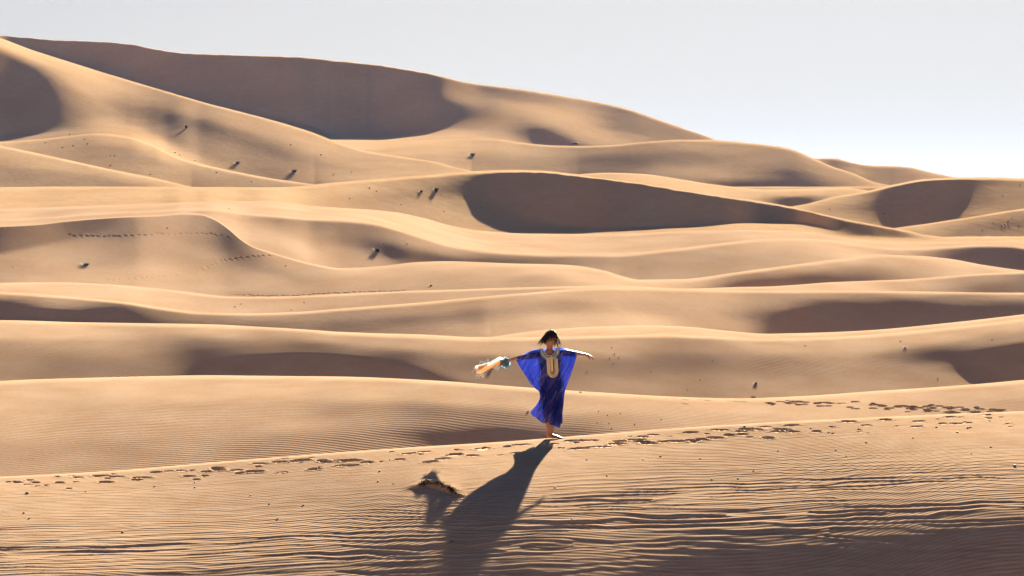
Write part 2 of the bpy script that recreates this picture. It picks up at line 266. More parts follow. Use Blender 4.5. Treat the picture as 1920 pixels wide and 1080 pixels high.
# hollow between the viewer's own dune and the nearest dune
vb, ib = vrow(yn[0]); Yb = Yn[0]; Zb = -Yb * vb
for q in np.linspace(0, 1, 26)[:-1]:
    Y = -40 + (Yb + 40) * (1 - (1 - q)**1.6); t = (Y + 40) / (Yb + 40)
    m1 = 0.30 * (Yb + 40); Zs = -1.9
    Z = (2*t**3 - 3*t**2 + 1) * Zs + (-2*t**3 + 3*t**2) * Zb + (t**3 - t**2) * m1
    rows_Y.append(Y); rows_Z.append(Z); rows_R.append(None); owner.append(0)
FORE0 = len(rows_Y)
add_rows(Yn, yn, 0)
FORE1 = len(rows_Y)
lnY = np.log(Y0)
STRIP_ROWS = {0: (FORE0, FORE1)}
HGAP = 16
for k in range(1, len(D)):
    a, b = D[k - 1], D[k]
    thick = (a['y'] - b['y'])[(XS > -150) & (XS < 2070)].max()
    n = int(np.clip(thick / 1.25, 8, 400))
    t = np.linspace(0, 1, n)[:, None]
    y = a['y'] + (b['y'] - a['y']) * t
    Yc = np.exp(lnY)
    # keep the dune's line even: the hidden hollow takes up the difference
    thk = integrate(b, y, np.zeros(NX), 6)
    if b['name'] not in ('C5', 'C6'): thk = gblur(thk, 5 if k < 9 else 10, 1)
    if k == len(D) - 1:
        wl = sstep(740, 930, XS); thk = thk * wl + gblur(integrate(b, y, np.zeros(NX), 4), 26, 1) * (1 - wl)
    base = np.log(Yc + a['g'] + 0.02)
    free = 1 - sstep(1.0, 7.0, a['g'])                 # no hollow here: even the line by easing the slope itself
    tgt = gblur(base + thk[-1], 34)
    r = gblur(np.clip((tgt - base) / np.maximum(thk[-1], 1e-5), 0.72, 1.4), 22) if b['name'] != 'C5' else np.ones(NX)
    thk = thk * (1 + (r - 1) * free)
    want = base + (0.0 if b['name'] == 'C5' else 1.0 if k == len(D) - 1 else 0.8) * thk[-1]
    corr = gblur(gblur(want, 45) - want, 14)
    wg = sstep(1.0, 7.0, a['g']) * (XS > 700 if a['name'] == 'C13' else 1)
    Ys = np.maximum(np.exp(np.log(Yc + a['g'] + 0.02) + corr * wg), Yc + 0.02 + 0.35 * a['g'])
    Ysm = np.maximum(gblur(Ys, 16), Yc + 0.02)
    Ys = Ys + (Ysm - Ys) * sstep(0.5, 4.0, a['g'])
    if k == len(D) - 1:                                # the far face stands in one line behind the left ridge
        j6 = int(np.argmin(abs(XS - 720))); tg = Ys[j6] * np.exp(thk[-1][j6])
        Ys = np.where(XS < 720, np.maximum(Yc + 0.3, tg / np.exp(thk[-1])), Ys)
        Ys = np.maximum(gblur(Ys, 8), Yc + 0.02)
    L = np.log(Ys) + thk
    Yk = np.exp(L)
    # hidden hollow behind crest k-1
    v0, i0 = vrow(a['y']); z0 = -Yc * v0; v1, i1 = vrow(y[0]); z1 = -Ys * v1
    h = Ys - Yc; dz1 = (-Yk[2] * vrow(y[2])[0] - z1) / np.maximum(Yk[2] - Ys, 1e-4)
    dz1 = np.clip(dz1, -0.3, 0.45); wgt = sstep(0.3, 5, h)
    m0 = (-v0) * (1 - wgt) + (-0.17 - v0) * wgt; m1 = dz1 * wgt + (1 - wgt) * ((z1 - z0) / np.maximum(h, 1e-4))
    m0 = np.where(h < 0.3, (z1 - z0) / np.maximum(h, 1e-4), m0)
    for q in np.linspace(0, 1, HGAP + 2)[1:-1]:
        Y = Yc + h * q
        Z = (2*q**3 - 3*q**2 + 1) * z0 + (q**3 - 2*q**2 + q) * h * m0 + (-2*q**3 + 3*q**2) * z1 + (q**3 - q**2) * h * m1
        rows_Y.append(Y); rows_Z.append(Z); rows_R.append((XS - 960) / F * ((1 - q) * i0 + q * i1)); owner.append(k - 1 if q < 0.5 else k)
    r0 = len(rows_Y)
    add_rows(Yk, y, k)
    STRIP_ROWS[k] = (r0, len(rows_Y))
    lnY = L[-1]
    print('STRIP', b['name'], 'rows', n, 'Y range %.0f..%.0f' % (np.exp(lnY).min(), np.exp(lnY).max()), 'at 300/1000/1700:', [round(float(np.exp(lnY)[np.argmin(abs(XS - q))])) for q in (300, 1000, 1700)])
# lee of the last dune, down to the plain
Yc = np.exp(lnY); v0, i0 = vrow(D[-1]['y']); z0 = -Yc * v0
for q in np.linspace(0, 1, 26)[1:]:
    Y = Yc + 260 * q; Z = z0 + (-16 - z0) * sstep(0, 1, q) - 6 * q
    rows_Y.append(Y); rows_Z.append(Z); rows_R.append((XS - 960) / F * i0); owner.append(len(D) - 1)

GY = np.array(rows_Y); GZ = np.array(rows_Z) + CAMZ
near_R = rows_R[FORE0]
for i in range(FORE0): rows_R[i] = None
GX = np.empty_like(GY)
for i in range(len(rows_R)):
    GX[i] = near_R * np.maximum(GY[i], 14) if rows_R[i] is None else rows_R[i] * GY[i]
owner = np.array(owner)
NR = len(GY)

# ---- wind ripples of the nearest dune (real relief)
sl = slice(FORE0, FORE1)
fx, fy = GX[sl], GY[sl]
dist = (np.exp(l0)[0] - fy)                                   # metres down the slope from the crest
prow = yn - D[0]['y']                                         # rows below the crest
q = dist[:, (XS > 0) & (XS < 1920)].mean(axis=1)[:, None] + 0.03 * fx
lam = 0.165
wx, wq = fx / 1.6, q / 0.55
warp = 0.10 * gnoise(wx, wq, 1) + 0.07 * gnoise(fx / 0.5, q / 0.25, 2) + 0.10 * gnoise(fx / 6.0, q / 2.5, 4)
ph = (q + warp) / lam * 2 * np.pi
rf = random.Random(77); fork = np.zeros_like(ph)
for _ in range(170):                                          # places where one ripple splits in two
    x0_, q0_ = rf.uniform(-9, 9), rf.uniform(0.2, 9.5)
    fork += rf.choice((-1, 1)) * np.arctan2(q - q0_, (fx - x0_) / 2.2)
ph = ph + fork
r1 = np.abs(np.sin(ph / 2))**0.75
ph2 = (q * 1.0 + warp * 0.7 + 0.1 * gnoise(fx / 0.9, q / 0.4, 8)) / 0.215 * 2 * np.pi
ph2 = ph2 + fork
r2 = np.abs(np.sin(ph2 / 2))**0.75
amp = 0.003 + 0.0145 * sstep(50, 150, prow)
band = 0.45 + 0.55 * sstep(-0.25, 0.35, gnoise(fx / 9.0, q / 0.8, 9) + 0.25 * gnoise(fx / 3, q / .4, 10))
mixr = sstep(-0.2, 0.3, gnoise(fx / 4.0, q / 1.0, 12))
deep = sstep(1.0, 0.45, (yn - D[0]['y']) / np.interp(XS, [0, 900, 1900], [420, 300, 280]))
rel = -(r1 * (1 - mixr) + r2 * 1.3 * mixr) * amp * band * (0.25 + 0.75 * deep)
fade = sstep(0, 14, prow)
GZ[sl] += rel * fade
# broad unevenness everywhere, growing with distance
GZ[FORE1:] += 0.02 * gnoise(GX[FORE1:] / 3.0, GY[FORE1:] / 4.0, 14)

# crumbled, uneven brinks
for k, d in enumerate(D):
    if d['noise']:
        r0, r1 = STRIP_ROWS[k]; yy = d['y']
        sel = slice(max(r0, r1 - 14), min(NR, r1 + 6))
        w = np.exp(-((np.arange(sel.start, sel.stop) - (r1 - 1)) / 4.0)**2)[:, None]
        nz = gnoise(XS / 22.0, XS * 0 + k * 3.3, 5) + 0.6 * gnoise(XS / 9.0, XS * 0 + k, 6)
        GZ[sel] += w * d['noise'] * nz * GY[r1 - 1] / F
# ---- locate a photo pixel on the dunes: nearest grid vertex of the visible strip
def strip_of(x, y):
    j = int(np.argmin(abs(XS - x)))
    for k in range(len(D)):
        if y >= D[k]['y'][j]: return k, j
    return None, j
def ground(x, y):
    k, j = strip_of(x, y); a, b = STRIP_ROWS[k]
    R, v = pix(x, y)
    px = GZ[a:b, j] - CAMZ + GY[a:b, j] * v
    i = a + int(np.argmin(abs(px / GY[a:b, j])))
    return Vector((R * GY[i, j], GY[i, j], GZ[i, j]))

# ---- little grassy hummock on the near slope
HUM = [ground(x, y) for x, y in ((782, 915), (800, 911), (820, 915), (845, 924), (862, 931))]
hx = np.array([p.x for p in HUM]); hy = np.array([p.y for p in HUM])
X_, Y_ = GX[sl], GY[sl]
cy_ = np.interp(X_, hx, hy); t_ = Y_ - cy_
win = sstep(hx[0] - 0.25, hx[1] + 0.05, X_) * (1 - sstep(hx[3] - 0.05, hx[4] + 0.12, X_))
GZ[sl] += (0.075 + 0.03 * gnoise(X_ * 5, Y_ * 5, 40)) * win * np.where(t_ > 0, np.exp(-np.maximum(t_, 0) / 0.45), 1 - sstep(0.0, 0.09, -t_))
# ---- footprints: dents with a low raised edge
def dent(cx, cy, a, b, depth, rows, rot=0.0, rim=0.3):
    r0, r1 = rows
    X, Y = GX[r0:r1], GY[r0:r1]
    sel = (abs(X - cx) < 2.2 * a) & (abs(Y - cy) < 2.2 * max(a, b))
    if not sel.any(): return
    dx, dy = X[sel] - cx, Y[sel] - cy
    u = (dx * math.cos(rot) + dy * math.sin(rot)) / a; w = (-dx * math.sin(rot) + dy * math.cos(rot)) / b
    rr = np.sqrt(u * u + w * w)
    z = -depth * (1 - sstep(0.55, 1.05, rr)) + rim * depth * np.exp(-((rr - 1.2) / 0.22)**2)
    GZ[r0:r1][sel] += z
def dent_px(x, y, a, b, depth, rot=0.0, rim=0.3):
    k, j = strip_of(x, y)
    if k is None: return
    p = ground(x, y); dent(p.x, p.y, a, b, depth, STRIP_ROWS[k], rot, rim)
c0 = lambda x: float(np.interp(x, XS, D[0]['y']))
x = 20.0
while x < 1900:
    for _ in range(random.choice((1, 1, 2))):
        xx = x + random.uniform(-14, 14)
        off = np.interp(xx, [0, 300, 640, 1000, 1250, 1600, 1900], [14, 16, 17, 17, 16, 14, 10]) + random.uniform(-9, 9)
        dent_px(xx, c0(xx) + max(4, off), random.uniform(0.07, 0.16), random.uniform(0.05, 0.09), random.uniform(0.03, 0.065), random.uniform(-0.3, 0.3), 0.12)
    x += random.uniform(26, 60)
for xx in list(range(1080, 1500, 24)) + list(range(560, 680, 26)) + list(range(800, 900, 30)):
    dent_px(xx + random.uniform(-8, 8), c0(xx) + random.uniform(9, 30), random.uniform(0.08, 0.16), random.uniform(0.06, 0.1), random.uniform(0.045, 0.075), random.uniform(-0.3, 0.3), 0.12)
for _ in range(70):
    xx = random.uniform(10, 1900)
    dent_px(xx, c0(xx) + random.uniform(3, 30), random.uniform(0.03, 0.08), random.uniform(0.03, 0.06), random.uniform(0.015, 0.035), random.uniform(-0.5, 0.5), 0.2)
for _ in range(105):                                             # trodden trail over the next dune, right side
    xx = 1250 + 630 * random.random()**0.7
    yy = np.interp(xx, [1250, 1400, 1500, 1600, 1700, 1800, 1880], [749, 752, 756, 761, 766, 769, 771]) + random.gauss(0, 3.2)
    dent_px(xx, yy, random.uniform(0.05, 0.11), random.uniform(0.06, 0.11), random.uniform(0.025, 0.05) * min(1, (xx - 1150) / 400), random.uniform(-0.4, 0.4), 0.1)
def trail(pts, step, a, depth):
    p = np.array(pts, float); x = p[0, 0]
    while x < p[-1, 0]:
        dent_px(x, float(pchip(pts, np.array([x]))[0]) + random.uniform(-.8, .8), a * random.uniform(.8, 1.3), a * 2.0, depth, 0)
        x += step * random.uniform(.8, 1.3)
trail([(130,441),(200,443),(300,439),(380,438),(430,445)], 10, 0.09, 0.026)
trail([(200,525),(290,519),(350,511),(390,500),(420,488),(450,483),(508,479)], 10, 0.09, 0.026)
trail([(440,553),(520,555),(640,549),(760,545)], 9, 0.09, 0.02)

# ------------------------------------------------------------------ materials
def new_mat(name):
    m = bpy.data.materials.new(name); m.use_nodes = True
    n = m.node_tree.nodes; n.clear()
    return m, n, m.node_tree.links
def simple(name, col, rough=0.6, var=0.12, scale=40.0, spec=0.3, bump=0.0):
    m, n, l = new_mat(name)
    o = n.new('ShaderNodeOutputMaterial'); b = n.new('ShaderNodeBsdfPrincipled')
    tc = n.new('ShaderNodeTexCoord'); nz = n.new('ShaderNodeTexNoise'); nz.inputs['Scale'].default_value = scale
    cr = n.new('ShaderNodeMix'); cr.data_type = 'RGBA'
    cr.inputs['A'].default_value = (*[c * (1 - var) for c in col], 1); cr.inputs['B'].default_value = (*[min(1, c * (1 + var)) for c in col], 1)
    l.new(tc.outputs['Object'], nz.inputs['Vector']); l.new(nz.outputs['Fac'], cr.inputs['Factor']); l.new(cr.outputs['Result'], b.inputs['Base Color'])
    b.inputs['Roughness'].default_value = rough; b.inputs['Specular IOR Level'].default_value = spec
    if bump:
        bp = n.new('ShaderNodeBump'); bp.inputs['Distance'].default_value = bump
        l.new(nz.outputs['Fac'], bp.inputs['Height']); l.new(bp.outputs[0], b.inputs['Normal'])
    l.new(b.outputs[0], o.inputs[0]); return m

SAND_A, SAND_B = (0.38, 0.263, 0.178), (0.33, 0.214, 0.134)
def sand(name, ripple=0.0, lam=0.1, grain=6.0, grain_h=0.01, rot=0.0, hue=0.0):
    m, n, l = new_mat(name)
    o = n.new('ShaderNodeOutputMaterial'); b = n.new('ShaderNodeBsdfDiffuse'); b.inputs['Roughness'].default_value = 0.4
    tc = n.new('ShaderNodeTexCoord')
    n1 = n.new('ShaderNodeTexNoise'); n1.inputs['Scale'].default_value = grain * 0.08; n1.inputs['Detail'].default_value = 5
    n2 = n.new('ShaderNodeTexNoise'); n2.inputs['Scale'].default_value = grain; n2.inputs['Detail'].default_value = 6; n2.inputs['Roughness'].default_value = 0.65
    for q in (n1, n2): l.new(tc.outputs['Object'], q.inputs['Vector'])
    mx = n.new('ShaderNodeMix'); mx.data_type = 'RGBA'
    A = (SAND_A[0], SAND_A[1] * (1 - 0.05 * hue), SAND_A[2] * (1 - 0.25 * hue)); B = (SAND_B[0], SAND_B[1] * (1 - 0.05 * hue), SAND_B[2] * (1 - 0.25 * hue))
    mx.inputs['A'].default_value = (*A, 1); mx.inputs['B'].default_value = (*B, 1)
    rp = n.new('ShaderNodeMapRange'); rp.inputs['From Min'].default_value = 0.3; rp.inputs['From Max'].default_value = 0.7
    l.new(n1.outputs['Fac'], rp.inputs['Value']); l.new(rp.outputs[0], mx.inputs['Factor'])
    hv = n.new('ShaderNodeMix'); hv.data_type = 'RGBA'; hv.blend_type = 'MULTIPLY'; hv.inputs['Factor'].default_value = 1
    gr = n.new('ShaderNodeMapRange'); gr.inputs['From Min'].default_value = 0.25; gr.inputs['From Max'].default_value = 0.75; gr.inputs['To Min'].default_value = 0.9; gr.inputs['To Max'].default_value = 1.08
    l.new(n2.outputs['Fac'], gr.inputs['Value']); l.new(mx.outputs['Result'], hv.inputs['A']); l.new(gr.outputs[0], hv.inputs['B'])
    l.new(hv.outputs['Result'], b.inputs['Color'])
    bp = n.new('ShaderNodeBump'); bp.inputs['Distance'].default_value = grain_h; bp.inputs['Strength'].default_value = 1.0
    l.new(n2.outputs['Fac'], bp.inputs['Height']); last = bp
    if ripple:
        mp = n.new('ShaderNodeMapping'); mp.inputs['Rotation'].default_value = (0, 0, rot)
        wv = n.new('ShaderNodeTexWave'); wv.wave_type = 'BANDS'; wv.bands_direction = 'Y'; wv.inputs['Scale'].default_value = 0.314 / lam
        wv.inputs['Distortion'].default_value = 5.0; wv.inputs['Detail'].default_value = 2.5; wv.inputs['Detail Scale'].default_value = 0.25
        l.new(tc.outputs['Object'], mp.inputs['Vector']); l.new(mp.outputs[0], wv.inputs['Vector'])
        msk = n.new('ShaderNodeTexNoise'); msk.inputs['Scale'].default_value = 0.35; msk.inputs['Detail'].default_value = 3
        mp2 = n.new('ShaderNodeMapping'); mp2.inputs['Scale'].default_value = (0.35, 1.2, 1)
        l.new(tc.outputs['Object'], mp2.inputs['Vector']); l.new(mp2.outputs[0], msk.inputs['Vector'])
        mr = n.new('ShaderNodeMapRange'); mr.inputs['From Min'].default_value = 0.35; mr.inputs['From Max'].default_value = 0.65; mr.inputs['To Min'].default_value = 0.15
        l.new(msk.outputs['Fac'], mr.inputs['Value'])
        ml = n.new('ShaderNodeMath'); ml.operation = 'MULTIPLY'; l.new(wv.outputs['Fac'], ml.inputs[0]); l.new(mr.outputs[0], ml.inputs[1])
        b2 = n.new('ShaderNodeBump'); b2.inputs['Distance'].default_value = ripple; l.new(ml.outputs[0], b2.inputs['Height']); l.new(bp.outputs[0], b2.inputs['Normal']); last = b2
    l.new(last.outputs[0], b.inputs['Normal']); l.new(b.outputs[0], o.inputs[0])
    return m
M_NEAR = sand('sand_near', 0.005, 0.09, 30.0, 0.004, rot=-0.245)
M_MID = sand('sand_rippled', 0.0045, 0.13, 12.0, 0.006, rot=0.3)
M_FAR = sand('sand_middle', 0.0, 0.5, 4.0, 0.015)
M_DIST = sand('sand_far', 0.0, 1, 1.2, 0.05, hue=0.55)

# ------------------------------------------------------------------ mesh the dunes: one object for each dune
def grid_normals():
    dxu = np.stack([np.gradient(A, axis=1) for A in (GX, GY, GZ)], -1)
    dyv = np.stack([np.gradient(A, axis=0) for A in (GX, GY, GZ)], -1)
    nrm = np.cross(dxu, dyv); nrm /= np.linalg.norm(nrm, axis=-1, keepdims=True) + 1e-12
    nrm[nrm[..., 2] < 0] *= -1
    return nrm
NRM = grid_normals()
def dune_object(k, r0, r1, mat, label):
    P = np.stack([GX[r0:r1], GY[r0:r1], GZ[r0:r1]], -1).reshape(-1, 3).astype(np.float32)
    n = r1 - r0
    i = (np.arange(n - 1)[:, None] * NX + np.arange(NX - 1)[None, :]).ravel()
    Q = np.stack([i, i + 1, i + NX + 1, i + NX], -1).astype(np.int32)
    me = bpy.data.meshes.new('sand_dune')
    me.vertices.add(len(P)); me.vertices.foreach_set('co', P.ravel())
    me.loops.add(Q.size); me.loops.foreach_set('vertex_index', Q.ravel())
    me.polygons.add(len(Q)); me.polygons.foreach_set('loop_start', np.arange(0, Q.size, 4, dtype=np.int32))
    me.polygons.foreach_set('use_smooth', np.ones(len(Q), bool))
    me.update(calc_edges=True)
    me.normals_split_custom_set_from_vertices(NRM[r0:r1].reshape(-1, 3).astype(np.float32).tolist())
    me.materials.append(mat)
    o = bpy.data.objects.new('sand_dune', me); COL.objects.link(o)
    o['kind'] = 'structure'; o['label'] = label; o['category'] = 'sand dune'
    return o
cut = [0]
for k in range(1, len(D)): cut.append(int(np.argmax(owner == k)))
cut.append(NR - 1)
mats = {0: M_NEAR, 1: M_MID, 2: M_MID, 3: M_MID, 4: M_FAR, 5: M_FAR, 6: M_FAR, 7: M_FAR, 8: M_FAR}
for k in range(len(D)):
    dune_object(k, cut[k], cut[k + 1] + 1, mats.get(k, M_FAR if k < 9 else M_DIST), D[k]['label'])
print('TRIS', 2 * NR * NX, 'rows', NR, 'cols', NX)
# the plain that carries on to the horizon
bm = bmesh.new()
ring = [bm.verts.new((math.cos(a) * 3000, math.sin(a) * 3000, -24)) for a in np.linspace(0, 2 * math.pi, 65)[:-1]]
bm.faces.new(ring)
me = bpy.data.meshes.new('ground'); bm.to_mesh(me); bm.free(); me.materials.append(M_DIST)
o = bpy.data.objects.new('ground', me); COL.objects.link(o); o['kind'] = 'structure'; o['label'] = 'flat desert floor beyond and beneath the dunes'

# ------------------------------------------------------------------ object helpers
def link_mesh(name, me, mat=None, parent=None, smooth=True):
    if mat: me.materials.append(mat)
    if smooth:
        me.polygons.foreach_set('use_smooth', np.ones(len(me.polygons), bool))
    o = bpy.data.objects.new(name, me); COL.objects.link(o)
    if parent: o.parent = parent
    return o
def pydata(name, v, f):
    me = bpy.data.meshes.new(name); me.from_pydata([tuple(map(float, p)) for p in v], [], f); me.update(); return me
def tag(o, label, cat, group=None):
    o['label'] = label; o['category'] = cat
    if group: o['group'] = group
    return o
def evaluated(o):
    dg = bpy.context.evaluated_depsgraph_get(); dg.update()
    me = bpy.data.meshes.new_from_object(o.evaluated_get(dg)); return me
def drop(o):
    me = o.data; bpy.data.objects.remove(o)
    if me and me.users == 0: bpy.data.meshes.remove(me)
def tube(path, radii, n=8):
    """verts, faces of a tapered tube"""
    V, Fc = [], []
    P = [Vector(p) for p in path]
    for i, p in enumerate(P):
        d = (P[min(i + 1, len(P) - 1)] - P[max(i - 1, 0)]).normalized()
        a = d.cross(Vector((0.13, 0.4, 0.9))).normalized(); b = d.cross(a)
        for k in range(n):
            t = 2 * math.pi * k / n; V.append(p + (a * math.cos(t) + b * math.sin(t)) * radii[i])
    for i in range(len(P) - 1):
        for k in range(n):
            Fc.append((i*n + k, i*n + (k+1) % n, (i+1)*n + (k+1) % n, (i+1)*n + k))
    Fc.append(tuple(range(n))[::-1]); Fc.append(tuple(range((len(P)-1)*n, len(P)*n)))
    return V, Fc
def merge(parts):
    V, Fc = [], []
    for v, f in parts:
        b = len(V); V += list(v); Fc += [tuple(i + b for i in q) for q in f]
    return V, Fc

# ------------------------------------------------------------------ the woman
FEET = ground(1033, 823)
SC = FEET.y / F / math.cos(PITCH)                  # metres for one photo pixel at her distance
def lp(x, y, dep=0.0): return Vector(((x - 1033) * SC, dep, (823 - y) * SC))
woman = bpy.data.objects.new('person', None); COL.objects.link(woman)
woman.location = FEET + Vector((0, 0.05, 0.0)); woman.empty_display_size = 0.2
tag(woman, 'woman in a long blue kaftan, barefoot, arms outstretched on the dune crest', 'person')

M_SKIN = simple('skin', (0.16, 0.070, 0.048), 0.5, 0.08, 30, 0.35)
M_HAIR = simple('hair', (0.009, 0.0065, 0.0055), 0.75, 0.4, 60, 0.12)
M_LIP = simple('lips', (0.30, 0.06, 0.06), 0.4, 0.1)
M_EYE = simple('eye_dark', (0.012, 0.009, 0.008), 0.3, 0.1)

def skin_body():
    V, E, R = [], [], []
    def add(p, r, frm=None):
        V.append(tuple(p)); R.append(r if isinstance(r, tuple) else (r, r))
        if frm is not None: E.append((frm, len(V) - 1))
        return len(V) - 1
    pel = add((0.0, 0.0, 0.88), (0.135, 0.105))
    w = add((0.0, 0.0, 1.02), (0.115, 0.085), pel)
    ch = add((-0.01, 0.0, 1.18), (0.125, 0.095), w)
    nb = add((-0.022, 0.0, 1.315), (0.060, 0.055), ch)
    nk = add((-0.018, -0.012, 1.385), (0.046, 0.046), nb)
    add((-0.012, -0.022, 1.43), (0.05, 0.05), nk)
    # image-left arm, reaching back, away from the viewer
    s = add((-0.165, -(-0.045),  1.268), 0.054, ch); e = add((-0.40, -(-0.165),  1.218), 0.038, s)
    wr = add((-0.615, -(-0.27),  1.155), 0.024, e); pm = add((-0.675, -(-0.295),  1.142), (0.034, 0.022), wr)
    kn = add((-0.715, -(-0.315),  1.128), (0.036, 0.020), pm)
    for i, (dx, dz) in enumerate(((0.0, 0.03), (0.004, 0.010), (0.002, -0.010), (-0.004, -0.028))):     # curled round the cloth
        a = add((-0.748 + dx, -(-0.335),  1.125 + dz), 0.0092, kn); b = add((-0.757 + dx, -(-0.300),  1.108 + dz), 0.0088, a)
        add((-0.735 + dx, -(-0.283),  1.104 + dz), 0.0078, b)
    a = add((-0.690, -(-0.325),  1.118), 0.0105, pm); b = add((-0.720, -(-0.345),  1.100), 0.0095, a); add((-0.745, -(-0.338),  1.096), 0.0082, b)
    # image-right arm, reaching back too
    s = add((0.132, 0.02, 1.305), 0.054, ch); e = add((0.335, 0.155,  1.270), 0.038, s)
    wr = add((0.50, 0.285,  1.240), 0.024, e); pm = add((0.555, 0.320,  1.226), (0.036, 0.020), wr)
    kn = add((0.588, 0.338,  1.208), (0.037, 0.018), pm)
    for i, (dy, dz, ln) in enumerate(((-0.034, 0.006, 0.92), (-0.012, 0.010, 1.05), (0.011, 0.006, 1.0), (0.032, -0.004, 0.8))):
        a = add((0.614, 0.345 + dy,  1.196 + dz), 0.0092, kn)
        b = add((0.614 + 0.024 * ln, 0.352 + dy,  1.196 + dz - 0.026 * ln), 0.0086, a)
        add((0.614 + 0.032 * ln, 0.350 + dy,  1.196 + dz - 0.052 * ln), 0.0074, b)
    a = add((0.560, 0.285,  1.205), 0.0105, pm); b = add((0.580, 0.270,  1.182), 0.0095, a); add((0.592, 0.272,  1.160), 0.0080, b)
    # legs: the nearer one carries the weight, its foot turned to the right
    h = add((0.065, -0.02, 0.80), (0.088, 0.088), pel); k = add((0.050, -0.055, 0.435), 0.053, h)
    c = add((0.045, -0.035, 0.31), 0.052, k); an = add((0.006, -0.03, 0.085), 0.031, c)
    hl = add((-0.012, -0.03, 0.038), (0.034, 0.036), an)
    ml = add((0.060, -0.045, 0.040), (0.034, 0.030), hl); bl = add((0.125, -0.060, 0.024), (0.038, 0.021), ml)
    for dy, ln, r in ((-0.030, 0.050, 0.013), (-0.010, 0.046, 0.010), (0.006, 0.042, 0.0095), (0.021, 0.036, 0.009), (0.034, 0.028, 0.009)):
        t = add((0.150, -0.062 - dy * 0.9 - 0.004, 0.020), r, bl); add((0.150 + ln * 0.6, -0.066 - dy * 0.95, 0.014), r * 0.85, t)
    h = add((-0.065, 0.02, 0.80), (0.088, 0.088), pel); k = add((-0.045, 0.060, 0.43), 0.053, h)
    c = add((-0.045, 0.095, 0.31), 0.052, k); an = add((-0.030, 0.115, 0.090), 0.031, c)
    hl = add((-0.052, 0.105, 0.045), (0.033, 0.035), an); ml = add((0.000, 0.145, 0.042), (0.034, 0.029), hl); bl = add((0.050, 0.185, 0.024), (0.038, 0.021), ml)
    for d, ln in ((-0.028, 0.05), (-0.009, 0.046), (0.007, 0.042), (0.02, 0.036), (0.032, 0.03)):
        t = add((0.067 + d * 0.6, 0.198 - d * 0.75, 0.020), 0.0105, bl); add((0.067 + d * 0.62 + ln * 0.5, 0.198 - d * 0.78 + ln * 0.35, 0.014), 0.009, t)
    me = bpy.data.meshes.new('skin'); me.from_pydata(V, E, [])
    o = bpy.data.objects.new('tmp_skin', me); COL.objects.link(o)
    md = o.modifiers.new('s', 'SKIN'); md.use_smooth_shade = True
    for i, r in enumerate(R): me.skin_vertices[0].data[i].radius = r
    me.skin_vertices[0].data[0].use_root = True
    o.modifiers.new('d', 'SUBSURF').levels = 2
    m = evaluated(o); drop(o)
    return m

# head frame: face looks down and towards the right of the picture
HEADC = Vector((-0.016, -0.03, 1.482))
HEADM = Matrix.Translation(HEADC) @ Matrix.Rotation(math.radians(34), 4, 'Z') @ Matrix.Rotation(math.radians(12), 4, 'Y') @ Matrix.Rotation(math.radians(-20), 4, 'X').inverted()
def head_pt(p):
    """unit-sphere point -> head surface in head space (face towards -Y)"""
    x, y, z = p
    X = x * 0.077; Y = y * 0.096; Z = z * 0.117
    if z < 0.1:
        k = min(1.0, (0.1 - z) / 1.1); X *= 1 - 0.36 * k
        Y = Y * (1 - 0.30 * k) - 0.018 * k
    if y < 0:                                            # brow, nose, cheeks, chin
        Y += 0.010 * math.exp(-((z - 0.08) / 0.16)**2) * math.exp(-((abs(x) - 0.42) / 0.22)**2)          # eye sockets
        Y -= 0.022 * math.exp(-(x / 0.15)**2) * math.exp(-((z + 0.20) / 0.15)**2) + 0.008 * math.exp(-(x / 0.12)**2) * math.exp(-((z + 0.02) / 0.2)**2)
        Y -= 0.007 * math.exp(-(x / 0.30)**2) * math.exp(-((z + 0.52) / 0.10)**2)                        # mouth
        Y -= 0.010 * math.exp(-(x / 0.28)**2) * math.exp(-((z + 0.86) / 0.14)**2)                        # chin
        Y -= 0.005 * math.exp(-((abs(x) - 0.5) / 0.2)**2) * math.exp(-((z + 0.25) / 0.2)**2)             # cheeks
    return Vector((X, Y, Z))
def make_head():
    bm = bmesh.new(); bmesh.ops.create_icosphere(bm, subdivisions=5, radius=1.0)
    for v in bm.verts: v.co = HEADM @ head_pt(v.co)
    for sx in (-1, 1):                                   # ears
        g = bmesh.ops.create_icosphere(bm, subdivisions=2, radius=1.0)
        for v in g['verts']:
            v.co = HEADM @ Vector((sx * 0.071 + v.co.x * 0.010, 0.006 + v.co.y * 0.018, -0.012 + v.co.z * 0.030))
    return bm
bm = make_head(); bm.from_mesh(skin_body())
me = bpy.data.meshes.new('body'); bm.to_mesh(me); bm.free()
tmp = bpy.data.objects.new('tmp_body', me); COL.objects.link(tmp)
rm = tmp.modifiers.new('r', 'REMESH'); rm.mode = 'VOXEL'; rm.voxel_size = 0.0045; rm.use_smooth_shade = True
sm = tmp.modifiers.new('s', 'SMOOTH'); sm.factor = 0.5; sm.iterations = 2
body_me = evaluated(tmp); drop(tmp); body_me.name = 'body'
body = link_mesh('body', body_me, M_SKIN, woman)
def face_blob(name, x, z, sx, sz, sd, mat, out=0.0):
    bm = bmesh.new(); bmesh.ops.create_icosphere(bm, subdivisions=2, radius=1.0)
    y = -math.sqrt(max(0, 1 - x * x - z * z)); c = head_pt((x, y, z))
    for v in bm.verts: v.co = HEADM @ (c + Vector((v.co.x * sx, v.co.y * sd - out, v.co.z * sz)))
    me = bpy.data.meshes.new(name); bm.to_mesh(me); bm.free()
    return link_mesh(name, me, mat, body)
for sx in (-1, 1):
    face_blob('eye', sx * 0.42, 0.05, 0.016, 0.0065, 0.005, M_EYE)
    face_blob('eyebrow', sx * 0.42, 0.24, 0.022, 0.0045, 0.005, M_HAIR)
face_blob('lips', 0.0, -0.52, 0.025, 0.0085, 0.006, M_LIP)

